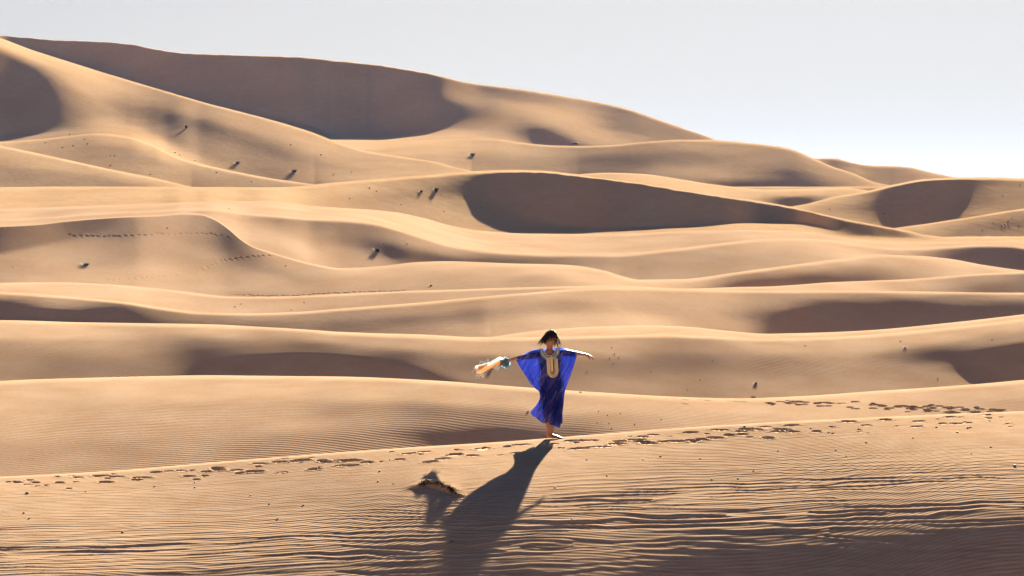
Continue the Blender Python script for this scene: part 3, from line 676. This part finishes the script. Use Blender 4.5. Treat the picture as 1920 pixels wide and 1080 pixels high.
# hair: a cap on the skull plus locks blown to the left
def make_hair():
    parts = []
    bm = bmesh.new(); bmesh.ops.create_icosphere(bm, subdivisions=4, radius=1.0)
    kill = []
    for v in bm.verts:
        p = v.co.copy()
        if p.y < -0.25 and p.z < 0.52 + 0.10 * math.sin(p.x * 9) and abs(p.x) < 0.86 or p.z < -0.72: kill.append(v)
        q = head_pt(p); n = Vector((p.x, p.y, p.z)).normalized()
        v.co = HEADM @ (q + n * (0.018 + 0.010 * max(0, p.z) + 0.006 * math.sin(p.x * 21 + p.y * 4) * (0.4 + abs(p.z))))
    bmesh.ops.delete(bm, geom=kill, context='VERTS')
    bm.verts.index_update()
    parts.append(([v.co.copy() for v in bm.verts], [tuple(v.index for v in f.verts) for f in bm.faces])); bm.free()
    R = random.Random(5)
    for i in range(420):
        a = R.uniform(-math.pi, math.pi); z = R.uniform(0.1, 0.95)
        p = Vector((math.cos(a) * math.sqrt(1 - z * z), math.sin(a) * math.sqrt(1 - z * z), z))
        front = p.y < -0.35 and abs(p.x) < 0.75
        if p.y < -0.2 and z < 0.62: continue
        ln = R.uniform(0.02, 0.04) if front else R.uniform(0.13, 0.20)
        base = HEADM @ (head_pt(p) + p * 0.018)
        nrm = (HEADM.to_3x3() @ p).normalized()
        pos = base; path = [pos]
        d = (Vector((0, 0, -1)) + nrm * 0.75).normalized()
        side = 1.0 if p.x < 0.2 else 0.35
        lift = R.uniform(0.25, 1.0)
        for k in range(1, 7):
            t = k / 6
            wind = Vector((-0.85 * side * lift * t * t * (0 if front else 1), 0.12 * t, 0.10 * lift * t * t))
            dd = (d * (1 - 0.4 * t) + Vector((0, 0, -0.75)) * t + wind).normalized()
            pos = pos + dd * ln / 6
            loc = HEADM.inverted() @ pos; e = Vector((loc.x / 0.092, loc.y / 0.112, loc.z / 0.130))
            if e.length < 1: loc = Vector((e.x / e.length * 0.092, e.y / e.length * 0.112, e.z / e.length * 0.130)); pos = HEADM @ loc
            path.append(pos)
        w = R.uniform(0.004, 0.009)
        V, Fc = [], []
        for k, q in enumerate(path):
            tn = (path[min(k + 1, 6)] - path[max(k - 1, 0)]).normalized(); sdv = tn.cross(nrm)
            sdv = sdv.normalized() if sdv.length > 1e-4 else Vector((1, 0, 0))
            ww = w * (1 - 0.85 * (k / 6)**2)
            V += [q - sdv * ww, q + sdv * ww]
        for k in range(6): Fc.append((2*k, 2*k + 1, 2*k + 3, 2*k + 2))
        parts.append((V, Fc))
    return merge(parts)
v, f = make_hair()
link_mesh('hair', pydata('hair', v, f), M_HAIR, woman)
# necklace cord
pts = [Vector((-0.022 + 0.062 * math.cos(t), -0.008 - 0.062 * math.sin(t) * (1.05), 1.345 - 0.030 * math.sin(t)**2 * (1 if math.sin(t) > 0 else -0.5))) for t in np.linspace(0, 2 * math.pi, 33)]
v, f = tube(pts, [0.0028] * 33, 6)
link_mesh('necklace', pydata('necklace', v, f), simple('cord', (0.05, 0.04, 0.035), 0.5), woman)

# kaftan: a front and a back sheet joined along the sleeve, side and hem outline
def sheer(name, dif, tra, open_=0.1, stripes=True):
    m, n, l = new_mat(name)
    o = n.new('ShaderNodeOutputMaterial'); tc = n.new('ShaderNodeTexCoord')
    mp = n.new('ShaderNodeMapping'); m0 = n.new('ShaderNodeMapping'); m0.inputs['Rotation'].default_value = (0, -0.5, 0); mp.inputs['Scale'].default_value = (27, 6, 2.6)
    nz = n.new('ShaderNodeTexNoise'); nz.inputs['Scale'].default_value = 1.0; nz.inputs['Detail'].default_value = 3
    l.new(tc.outputs['Object'], m0.inputs['Vector']); l.new(m0.outputs[0], mp.inputs['Vector']); l.new(mp.outputs[0], nz.inputs['Vector'])
    rp = n.new('ShaderNodeValToRGB'); cr = rp.color_ramp
    cr.elements[0].position = 0.30; cr.elements[0].color = (*[c * 0.75 for c in dif], 1)
    cr.elements[1].position = 0.5; cr.elements[1].color = (*dif, 1)
    if stripes:
        e = cr.elements.new(0.55); e.color = (0.09, 0.045, 0.22, 1)
        e = cr.elements.new(0.585); e.color = (*dif, 1)
        e = cr.elements.new(0.61); e.color = (0.22, 0.22, 0.32, 1)
        e = cr.elements.new(0.66); e.color = (0.05, 0.05, 0.35, 1)
    l.new(nz.outputs['Fac'], rp.inputs[0])
    d = n.new('ShaderNodeBsdfDiffuse'); t = n.new('ShaderNodeBsdfTranslucent'); tr = n.new('ShaderNodeBsdfTransparent')
    l.new(rp.outputs[0], d.inputs['Color']); t.inputs['Color'].default_value = (*tra, 1); tr.inputs['Color'].default_value = (0.75, 0.78, 1, 1)
    a = n.new('ShaderNodeMixShader'); a.inputs[0].default_value = 0.55; l.new(d.outputs[0], a.inputs[1]); l.new(t.outputs[0], a.inputs[2])
    b = n.new('ShaderNodeMixShader'); b.inputs[0].default_value = open_; l.new(a.outputs[0], b.inputs[1]); l.new(tr.outputs[0], b.inputs[2])
    l.new(b.outputs[0], o.inputs[0]); return m
M_KAF = sheer('blue_gauze', (0.010, 0.025, 0.25), (0.028, 0.054, 0.29), 0.07)
def curve2(pts, n):
    P = np.array([((x - 1033) * SC, (823 - y) * SC) for x, y in pts]); d = np.r_[0, np.cumsum(np.hypot(*np.diff(P, axis=0).T))]; d /= d[-1]
    t = np.linspace(0, 1, n)
    return np.stack([pchip(np.c_[d, P[:, i]], t) for i in (0, 1)], -1)
NU, NV = 120, 110
def sheet(front):
    neck = [(1021,659),(1025,664),(1031,667),(1036,663),(1040,657)] if front else [(1022,654),(1031,655),(1040,652)]
    T = curve2([(966,673),(985,663.5),(1000,656.5),(1010,654.5),(1018,654)] + neck + [(1043,651.5),(1051,651.5),(1062,655),(1075,659.5),(1086,661.5)], NU)
    B = curve2([(994,774),(999,780),(1004,783),(1012,789),(1019,793),(1023,788),(1026,786),(1031,795),(1037,796),(1043,799),(1047,800),(1050,802)], NU)
    L = curve2([(966,673),(970,681),(975,690),(981,699),(988,709),(995,720),(1003,728),(1011,735),(1012.5,744),(1009,754),(1001,765),(994,774)], NV)
    R = curve2([(1086,661.5),(1081.5,671),(1076,688),(1070,705),(1065,718),(1060,732),(1058,744),(1057,757),(1055.5,770),(1054,785),(1050,802)], NV)
    u = np.linspace(0, 1, NU)[None, :, None]; v = np.linspace(0, 1, NV)[:, None, None]
    P = (1-v) * T[None] + v * B[None] + (1-u) * L[:, None] + u * R[:, None] - ((1-u)*(1-v)*T[0] + u*(1-v)*T[-1] + (1-u)*v*B[0] + u*v*B[-1])
    x, z = P[..., 0], P[..., 1]; uu = np.broadcast_to(u[..., 0], x.shape); vv = np.broadcast_to(v[..., 0], x.shape)
    yc = np.interp(x, [-0.70, -0.40, -0.165, 0, 0.132, 0.335, 0.50], [0.30, 0.165, 0.045, 0, 0.02, 0.155, 0.285]) * (1 - 0.65 * sstep(0.1, 0.6, vv))
    axis = np.interp(z, [0.2, 0.7, 1.1, 1.3], [0.02, 0.01, -0.005, -0.015])
    hw = np.interp(z, [0.15, 0.5, 0.85, 1.0, 1.2, 1.32], [0.22, 0.19, 0.19, 0.175, 0.185, 0.13]); hd = np.interp(z, [0.15, 0.5, 0.85, 1.0, 1.18, 1.25, 1.33], [0.15, 0.14, 0.145, 0.13, 0.128, 0.105, 0.065])
    tor = hd * np.sqrt(np.maximum(0, 1 - ((x - axis) / hw)**2))
    armz = np.interp(x, [-0.70, -0.40, -0.165, -0.05, 0.03, 0.132, 0.335, 0.50], [1.14, 1.218, 1.268, 1.27, 1.28, 1.305, 1.27, 1.24])
    ra = np.interp(abs(x), [0.13, 0.40, 0.52], [0.070, 0.052, 0.046])
    arm = np.sqrt(np.maximum(0, ra**2 - (z - armz)**2))
    edge = sstep(0, 0.05, uu) * sstep(0, 0.05, 1 - uu)
    dep = np.maximum(np.maximum(tor, arm), 0.010) * edge + 0.002
    fold = (0.012 * np.sin(uu * 46 + vv * 5 + 3 * gnoise(uu * 5, vv * 2, 21)) + 0.010 * gnoise(uu * 16, vv * 3, 22)) * sstep(0.15, 0.9, vv) * edge
    slv = 0.014 * np.sin((uu - 0.5) * 70 + vv * 9) * sstep(0.28, 0.1, np.minimum(uu, 1 - uu)) * edge * sstep(0.03, 0.12, vv)
    drape = 0.006 * np.sin(uu * 60 + 4 * gnoise(uu * 6, vv * 4, 23)) * sstep(0.10, 0.3, vv) * edge
    y = yc + (-1 if front else 1) * dep + fold + slv + drape
    return np.stack([x, y, z], -1)
FR, BK = sheet(True), sheet(False)
def grid_faces(nv, nu, base=0, flip=False):
    Q = []
    for i in range(nv - 1):
        for j in range(nu - 1):
            q = (base + i*nu + j, base + i*nu + j + 1, base + (i+1)*nu + j + 1, base + (i+1)*nu + j)
            Q.append(q[::-1] if flip else q)
    return Q
V = list(FR.reshape(-1, 3)) + list(BK.reshape(-1, 3)); nb = NU * NV
Fc = grid_faces(NV, NU) + grid_faces(NV, NU, nb, True)
kme = pydata('kaftan', V, Fc)
bm = bmesh.new(); bm.from_mesh(kme)
bmesh.ops.remove_doubles(bm, verts=bm.verts, dist=0.0045); bm.to_mesh(kme); bm.free()
kaftan = link_mesh('kaftan', kme, M_KAF, woman)
FRf = FR.reshape(-1, 3)
# added opaque lining under the gauze, blocks backlight so the torso stays dark
V, Fc = [], []; NR_, NC_ = 26, 28
for i in range(NR_):
    z = 0.24 + (1.262 - 0.24) * i / (NR_ - 1)
    wv = np.interp(z, [0.24, 0.5, 0.85, 1.0, 1.18, 1.262], [0.135, 0.150, 0.165, 0.140, 0.160, 0.135]); dv = np.interp(z, [0.24, 0.5, 0.85, 1.0, 1.18, 1.262], [0.105, 0.105, 0.115, 0.095, 0.108, 0.075])
    cx = np.interp(z, [0.24, 0.7, 1.1, 1.3], [0.035, 0.015, -0.005, -0.018])
    for j in range(NC_):
        t = 2 * math.pi * j / NC_; rp_ = 1 + 0.05 * math.sin(t * 5 + z * 6) * (1.2 - z)
        V.append((cx + wv * rp_ * math.cos(t), dv * rp_ * math.sin(t), z + 0.02 * math.sin(t * 2) * (i == 0)))
for i in range(NR_ - 1):
    for j in range(NC_): Fc.append((i*NC_ + j, i*NC_ + (j+1) % NC_, (i+1)*NC_ + (j+1) % NC_, (i+1)*NC_ + j))
link_mesh('light_block_lining', pydata('light_block_lining', V, Fc), simple('light_block_navy', (0.012, 0.02, 0.13), 0.8, 0.2), woman)
def on_front(x, z, off=0.006):
    d = (FRf[:, 0] - x)**2 + (FRf[:, 2] - z)**2; i = np.argsort(d)[:6]; w = 1 / (d[i] + 1e-7)
    return Vector((x, float((FRf[i, 1] * w).sum() / w.sum()) - off, z))
def band(name, pts, wpx, mat, off=0.006, teeth=0.0):
    """flat embroidered band following photo-pixel points, width in pixels"""
    P = np.array(pts, float); T = np.gradient(P, axis=0); T /= np.linalg.norm(T, axis=1, keepdims=True) + 1e-9; N = np.c_[-T[:, 1], T[:, 0]]
    V, Fc = [], []
    for i in range(len(P)):
        w = wpx * (1 + (teeth if i % 2 else 0))
        for q in (P[i] - N[i] * w / 2, P[i] + N[i] * w / 2):
            V.append(on_front((q[0] - 1033) * SC, (823 - q[1]) * SC, off))
    for i in range(len(P) - 1): Fc.append((2*i, 2*i + 1, 2*i + 3, 2*i + 2))
    return link_mesh(name, pydata(name, V, Fc), mat, kaftan)
M_GOLD = simple('gold_thread', (0.44, 0.33, 0.13), 0.5, 0.25, 300, 0.4)
M_CREAM = simple('cream_thread', (0.36, 0.34, 0.27), 0.6, 0.3, 400, 0.3)
M_TEAL = simple('teal_thread', (0.11, 0.17, 0.24), 0.6, 0.3, 400, 0.3)
def ushape(r, top, zb, cx=1035.0, lean=0.06):
    left = [(cx - r + (y - 672) * lean, y) for y in np.linspace(top, zb, 14)]
    arc = [(cx + (zb - 672) * lean - r * math.cos(t), zb + 1.25 * r * math.sin(t)) for t in np.linspace(0, math.pi, 16)[1:-1]]
    right = [(cx + r + (y - 672) * lean, y) for y in np.linspace(zb, top, 14)]
    return left + arc + right
band('embroidered_tongue', [(1034.2 + (y - 672) * 0.06, y) for y in np.linspace(667, 695, 20)], 3.6, M_GOLD, 0.010)
band('embroidery_line', ushape(3.7, 669, 693), 0.8, M_CREAM, 0.009)
band('embroidery_line', ushape(5.6, 669, 694), 1.2, M_GOLD, 0.008, 0.3)
band('embroidery_line', ushape(7.6, 670, 694), 1.2, M_CREAM, 0.008, 0.5)
band('embroidery_line', ushape(9.5, 671, 694), 1.2, M_GOLD, 0.007, 0.9)
def collar(r, ry):
    return [(1030.7 + r * math.cos(t), 654.0 + ry * math.sin(t)) for t in np.linspace(math.pi * 1.02, -0.06 * math.pi, 30)]
band('collar_line', collar(11.0, 12.0), 1.4, M_CREAM, 0.008)
band('collar_line', collar(13.4, 14.5), 1.5, M_TEAL, 0.008, 0.4)
band('collar_line', collar(15.6, 17.0), 1.4, M_CREAM, 0.008, 0.3)
band('collar_line', collar(17.8, 19.6), 1.8, M_TEAL, 0.007, 0.7)

# ------------------------------------------------------------------ the scarf streaming from her hand
M_SC1 = sheer('scarf_orange', (0.27, 0.15, 0.085), (0.13, 0.065, 0.032), 0.03, False)
M_SC2 = sheer('scarf_blue', (0.14, 0.26, 0.36), (0.09, 0.15, 0.22), 0.0, False)
M_SC3 = sheer('scarf_white', (0.60, 0.64, 0.68), (0.24, 0.26, 0.28), 0.0, False)
scarf = bpy.data.objects.new('scarf', None); COL.objects.link(scarf); scarf.location = woman.location; scarf.empty_display_size = 0.1
tag(scarf, 'orange and pale blue fringed scarf streaming from the woman\'s hand', 'scarf')
HX = 0.32
def scarf_band():
    n, m = 40, 22; V = []
    top = pchip([(890,694),(900,691),(910,687),(917,684),(925,679),(932,674),(938,671.5),(944,673)], np.linspace(890, 944, n))
    bot = pchip([(890,709),(896,709),(903,706),(912,701),(922,695),(932,689),(938,687),(944,688)], np.linspace(890, 944, n))
    for i in range(n):
        x = 890 + 54 * i / (n - 1)
        for j in range(m):
            t = j / (m - 1); y = top[i] + (bot[i] - top[i]) * t
            p = lp(x + 3.0 * (t - 0.5) * (1 - i / n), y)
            p.y = HX + 0.68 * (1 - i / (n - 1)) + 0.035 * math.sin(t * 7 + i * 0.12) + 0.02 * math.sin(i * 0.35 + t * 3) + 0.03 * float(gnoise(np.array(i / 9.0), np.array(t * 3), 31))
            V.append(p)
    return V, n, m
V, n, m = scarf_band()
Q = [(i*m + j, i*m + j + 1, (i+1)*m + j + 1, (i+1)*m + j) for i in range(n - 1) for j in range(m - 1)]
me = pydata('cloth', V, Q); me.materials.append(M_SC1); me.materials.append(M_SC3); me.materials.append(M_SC2)
for pl in me.polygons:
    i, j = divmod(pl.index, m - 1)
    pl.material_index = 1 if (j < 8 and i > 16) or (i < 4 and j < 8) or j < 2 else (2 if i > 33 else 0)
link_mesh('cloth', me, None, scarf)
# the gathered knot in the fist: loops of folded cloth
def knot():
    parts = []; R = random.Random(3)
    for k in range(9):
        c = lp(947 + R.uniform(-4, 4), 682 + R.uniform(-4, 4)); c.y = HX - 0.01 + R.uniform(-0.04, 0.04)
        ax = Vector((R.uniform(-1, 1), R.uniform(-.4, .4), R.uniform(-1, 1))).normalized(); bx = ax.orthogonal().normalized(); rr = R.uniform(0.035, 0.062)
        V, Fc = [], []; nn, mm = 22, 5
        for i in range(nn):
            t = 2 * math.pi * i / nn * 0.86
            for j in range(mm):
                w = (j / (mm - 1) - 0.5) * 0.07
                V.append(c + ax * math.cos(t) * rr + bx * math.sin(t) * rr * 0.8 + ax.cross(bx) * (w + 0.012 * math.sin(t * 3 + j)) + Vector((0, 0, 0.008 * math.sin(t * 5 + k))))
        for i in range(nn - 1):
            for j in range(mm - 1): Fc.append((i*mm + j, i*mm + j + 1, (i+1)*mm + j + 1, (i+1)*mm + j))
        parts.append((V, Fc))
    return merge(parts)
v, f = knot(); link_mesh('gathered_folds', pydata('gathered_folds', v, f), M_SC2, scarf)
def fringe():
    parts = []; R = random.Random(9)
    roots = [(x, y, a) for x, y, a in
             [(891 + i * 0.9, 709 + 0.4 * math.sin(i) - max(0, i - 6) * 0.35, 260 + R.uniform(-30, 60)) for i in range(16)] +
             [(898 + i * 1.5, 692.5 - i * 0.62, 150 - R.uniform(0, 60)) for i in range(16)] +
             [(890, 694 + i * 1.5, 190 + R.uniform(-20, 40)) for i in range(6)] + [(931 + i * 1.1, 690 + 0.3 * i, 250 + R.uniform(-30, 30)) for i in range(6)]]
    for x, y, a in roots:
        p = lp(x, y); p.y = HX + 0.68 * min(1, (944 - x) / 54) + R.uniform(-0.03, 0.03); a = math.radians(a); ln = R.uniform(0.03, 0.075); path = [p]
        for k in range(4):
            a += R.uniform(-0.5, 0.5); p = p + Vector((math.cos(a), R.uniform(-.3, .3), math.sin(a))) * ln / 4; path.append(p)
        parts.append(tube(path, [0.0035, 0.003, 0.003, 0.0045, 0.005], 5))
    return merge(parts)
v, f = fringe(); link_mesh('fringe', pydata('fringe', v, f), M_SC3, scarf)['kind'] = 'stuff'

# ------------------------------------------------------------------ tufts, shrubs and pebbles
M_DRY = simple('dry_stems', (0.06, 0.045, 0.026), 0.8, 0.4, 20, 0.1)
M_DARK = simple('dark_shrub', (0.010, 0.008, 0.006), 0.8, 0.4, 20, 0.1)
M_GREEN = simple('green_stems', (0.10, 0.12, 0.035), 0.7, 0.3, 20, 0.2)
M_STONE = simple('dark_stone', (0.045, 0.033, 0.025), 0.8, 0.3, 60, 0.2)
def blades(n, r, h, seed, spread=1.0, wid=0.03, flat=0.35):
    R = random.Random(seed); V, Fc = [], []
    for i in range(n):
        a = R.uniform(0, 2 * math.pi); q = R.random()**0.6
        base = Vector((math.cos(a) * r * 0.35 * q, math.sin(a) * r * 0.35 * q, -0.06 * h))
        out = Vector((math.cos(a), math.sin(a), 0)); L = h * R.uniform(0.6, 1.1); sp = R.uniform(flat, 1.0) * spread
        p1 = base + out * r * 0.35 * sp + Vector((0, 0, L * 0.6)); p2 = base + out * r * sp * R.uniform(.7, 1.1) + Vector((0, 0, L * R.uniform(0.55, 1.0)))
        sd = Vector((-math.sin(a), math.cos(a), 0)) * wid * h * R.uniform(.6, 1.3)
        b = len(V); V += [base - sd, base + sd, p1 + sd * .8, p1 - sd * .8, p2]; Fc += [(b, b+1, b+2, b+3), (b+3, b+2, b+4)]
    return V, Fc
def clump(name, x, y, wpx, hpx, label, cat, mat=None, group=None, n=90, seed=None, wid=0.05):
    g = ground(x, y); sc = g.y / F
    v, f = blades(n, wpx * sc * 0.5, hpx * sc, seed or int(x * 7 + y), 1.0, wid)
    o = link_mesh(name, pydata(name, v, f), mat or M_DARK, None, False); o.location = g
    return tag(o, label, cat, group)
big = [(551,323,20,10,'dark low shrub at the foot of the tall left slope, largest there'), (445,307,16,9,'star-shaped dry shrub midway up the big left slope'),
       (886,292,18,10,'lone dark shrub beyond the left ridge, below the far shaded face'), (161,497,24,9,'dark flattened shrub on the brown left dune beneath the tracks'),
       (707,471,18,11,'dark spiky shrub in the shaded bowl of the middle dune'), (818,359,14,12,'spiky shrub beside the left tip of the central shadow'),
       (790,361,9,8,'small shrub just left of the spiky one by the central shadow'), (349,240,10,8,'pale shrub highest on the big left slope'),
       (1078,270,26,6,'dark shrubby patch at the foot of the far golden slope'), (1697,652,10,4,'dry tuft on the streaked dune at the right'),
       (1417,721,12,7,'rounded dark tuft on the brown slope right of the woman'), (921,692,10,6,'dark tuft in the shaded slope just above the scarf'),
       (990,772,7,4,'little dark tuft on the pale dune left of the kaftan'), (808,536,10,4,'dark tuft on the pale dune in the picture\'s middle')]
for x, y, w, h, lb in big: clump('desert_shrub', x, y, w * 1.1, h * 0.75, lb, 'shrub', n=260, group='dark desert shrubs', wid=0.022)
clump('grass_tuft', 1088, 737, 18, 6, 'thin green grass tuft on the crest right of the woman\'s hip', 'grass', M_GREEN, n=40, wid=0.02)
ORD = 'leftmost,second,third,fourth,fifth,sixth,seventh,eighth,ninth,tenth,eleventh,twelfth,thirteenth,fourteenth,fifteenth,sixteenth,seventeenth,eighteenth,nineteenth,twentieth,twenty-first,twenty-second,twenty-third'.split(',')
small = {'small dry tuft on the flat sand below the left shaded hollow': [(130,252),(158,262),(164,270),(137,274),(207,293),(215,292),(207,311),(85,268),(117,277)],
         'small dry tuft along the foot of the big left dune': [(328,287),(337,291),(365,302),(282,328),(406,324),(472,341),(625,328),(659,323),(545,272),(602,291)],
         'tiny tuft on the brown slope left of the central shadow': [(805,371),(693,353),(706,359),(655,373),(752,384),(832,397),(885,400),(902,390)],
         'small dark tuft on the low dune at the right edge': [(1842,432),(1862,418),(1890,415),(1884,421),(1897,409),(1878,424),(1910,424)],
         'tiny tuft on the right dune around its shaded face': [(1555,393),(1657,401),(1880,367),(1912,347)],
         'small tuft scattered on the brown slope right of the woman': [(1336,678),(1313,713),(1289,731),(1510,648),(1688,641),(1758,711),(1860,637),(1147,652),(1152,664),(1160,671),(1143,672),(1150,682),(1196,694),(1220,697),(1101,697)],
         'tiny tuft on the pale dune right behind the woman': [(1122,772),(1139,779),(1163,776),(1120,793),(1142,794),(1147,803),(1190,796),(1240,787)],
         'tiny tuft on the middle dunes left of centre': [(720,457),(763,458),(452,571),(440,576),(546,582),(570,568),(429,391),(314,427),(24,501),(535,499)]}
for lb, pts in small.items():
    for i, (x, y) in enumerate(sorted(pts)): clump('grass_tuft', x, y, random.uniform(4, 7), random.uniform(1.4, 2.4), (ORD[i] + ' ' + lb.replace(' tuft', ' tuft from the left', 1)).replace('leftmost ', 'first '), 'grass', M_DRY, lb.replace('small dry tuft', 'tufts').replace('tiny tuft', 'tufts').replace('small dark tuft', 'tufts').replace('small tuft', 'tufts'), n=36, wid=0.09)
# dry grass over the hummock's edge, packed dense and dark for its face's shade
R = random.Random(21); V, Fc = [], []
H0 = ground(818, 914)
for i in range(620):
    t = R.random(); px = 786 + 74 * t; py = float(np.interp(px, [782, 800, 820, 845, 862], [914, 909.5, 913, 922, 930]))
    X = float(np.interp(px, [782, 800, 820, 845, 862], hx)); Y = float(np.interp(X, hx, hy)) + R.uniform(-0.05, 0.04)
    i0 = int(np.argmin(abs(XS - px))); col = slice(FORE0, FORE1); zi = float(np.interp(Y, GY[col, i0], GZ[col, i0]))
    b0 = Vector((X, Y, zi - 0.01)); ln = R.uniform(0.03, 0.11) * (1.5 if t > 0.8 else 1)
    d = Vector((R.uniform(-0.6, 0.9), -R.uniform(0.3, 1.0), R.uniform(-0.1, 0.55))).normalized()
    p1 = b0 + d * ln * 0.6; p2 = p1 + (d + Vector((0, -0.2, -0.8))).normalized() * ln * 0.5
    sd = Vector((1, 0.2, 0.3)).normalized() * 0.0022; b = len(V)
    V += [b0 - sd, b0 + sd, p1 + sd, p1 - sd, p2]; Fc += [(b, b+1, b+2, b+3), (b+3, b+2, b+4)]
V = [p - H0 for p in V]
o = link_mesh('grass_tuft', pydata('grass_tuft', V, Fc), M_DARK, None, False); o.location = H0
tag(o, 'fringe of dry grass along the small sand hummock in the foreground', 'grass')
# pebbles and droppings on the near dune
def stone_mesh(seed):
    bm = bmesh.new(); bmesh.ops.create_icosphere(bm, subdivisions=2, radius=1.0); R = random.Random(seed)
    k = [Vector((R.gauss(0, 1), R.gauss(0, 1), R.gauss(0, 1))).normalized() for _ in range(6)]
    for v in bm.verts:
        d = 1 + sum(0.16 * max(0, v.co.dot(q))**2 for q in k[:3]) - sum(0.22 * max(0, v.co.dot(q) - 0.4) for q in k[3:])
        v.co = Vector((v.co.x * 1.2 * d, v.co.y * d, v.co.z * 0.75 * d))
    me = bpy.data.meshes.new('pebble'); bm.to_mesh(me); bm.free(); me.materials.append(M_STONE)
    me.polygons.foreach_set('use_smooth', np.ones(len(me.polygons), bool)); return me
SM = [stone_mesh(i) for i in range(5)]
pts = [(51,925,4),(45,962,2.5),(55,973,2.5),(230,998,2.5),(470,929,2),(505,945,2.2),(521,973,2.2),(569,947,2.2),(709,903,2.2),(731,862,2),(712,884,2.2),(738,907,2),(1100,862,2.2),(1238,856,2.5),(1041,915,3),(1138,892,2.2),(1072,973,2),(1206,862,2.2),
       (1363,805,2.2),(1396,800,2.5),(1520,803,2.2),(1795,811,3),(1814,802,2.5),(1756,801,2.2),(1712,821,2.2),(1858,838,2.5),(1903,873,3.6),(1567,844,2),(1587,855,2),(1821,851,2),(1459,845,2),(1384,897,2),(1313,860,2),(1335,899,2),(1413,883,2),(846,1016,3),(1624,830,2),(365,905,2),(365,914,2),(290,912,2),(161,921,1.8)]
nl = nr = 0
for i, (x, y, r) in enumerate(sorted(pts)):
    g = ground(x, y); sc = g.y / F
    o = bpy.data.objects.new('pebble', SM[i % 5]); COL.objects.link(o); o.location = g + Vector((0, 0, r * sc * 0.3)); o.scale = (r * sc * 0.85, r * sc * 0.8, r * sc * 0.6); o.rotation_euler = (0, 0, i * 1.7)
    left = x < 1030
    if x == 51: tag(o, 'dark pebble at the left edge, largest below the footprints there', 'pebble', 'pebbles on the near dune')
    elif x == 1903: tag(o, 'dark pebble nearest the right edge of the near dune', 'pebble', 'pebbles on the near dune')
    elif x == 1041: tag(o, 'dark pebble just right of the woman\'s shadow', 'pebble', 'pebbles on the near dune')
    elif x == 846: tag(o, 'dark pebble lying inside the woman\'s long shadow', 'pebble', 'pebbles on the near dune')
    elif left: tag(o, ORD[nl].replace('leftmost', 'first') + ' tiny pebble from the left on the near dune left of the woman', 'pebble', 'pebbles left of the woman'); nl += 1
    else: tag(o, ORD[nr].replace('leftmost', 'first') + ' tiny pebble from the left on the near dune right of the woman', 'pebble', 'pebbles right of the woman'); nr += 1

# ------------------------------------------------------------------ dry desert air
m, n, l = new_mat('air')
o_ = n.new('ShaderNodeOutputMaterial'); pv = n.new('ShaderNodeVolumePrincipled')
pv.inputs['Color'].default_value = (0.34, 0.50, 0.95, 1); pv.inputs['Density'].default_value = 0.00003; pv.inputs['Anisotropy'].default_value = 0.2
l.new(pv.outputs[0], o_.inputs['Volume'])
bm = bmesh.new(); bmesh.ops.create_cube(bm, size=1.0)
ztop = float(GZ.max()) + 3.0
for v in bm.verts: v.co = Vector((v.co.x * 6400, v.co.y * 6400, -25.5 if v.co.z < 0 else ztop))
me = bpy.data.meshes.new('haze'); bm.to_mesh(me); bm.free(); me.materials.append(m)
hz = bpy.data.objects.new('haze', me); COL.objects.link(hz); hz['kind'] = 'stuff'; hz['label'] = 'thin pale desert haze over the far dunes'
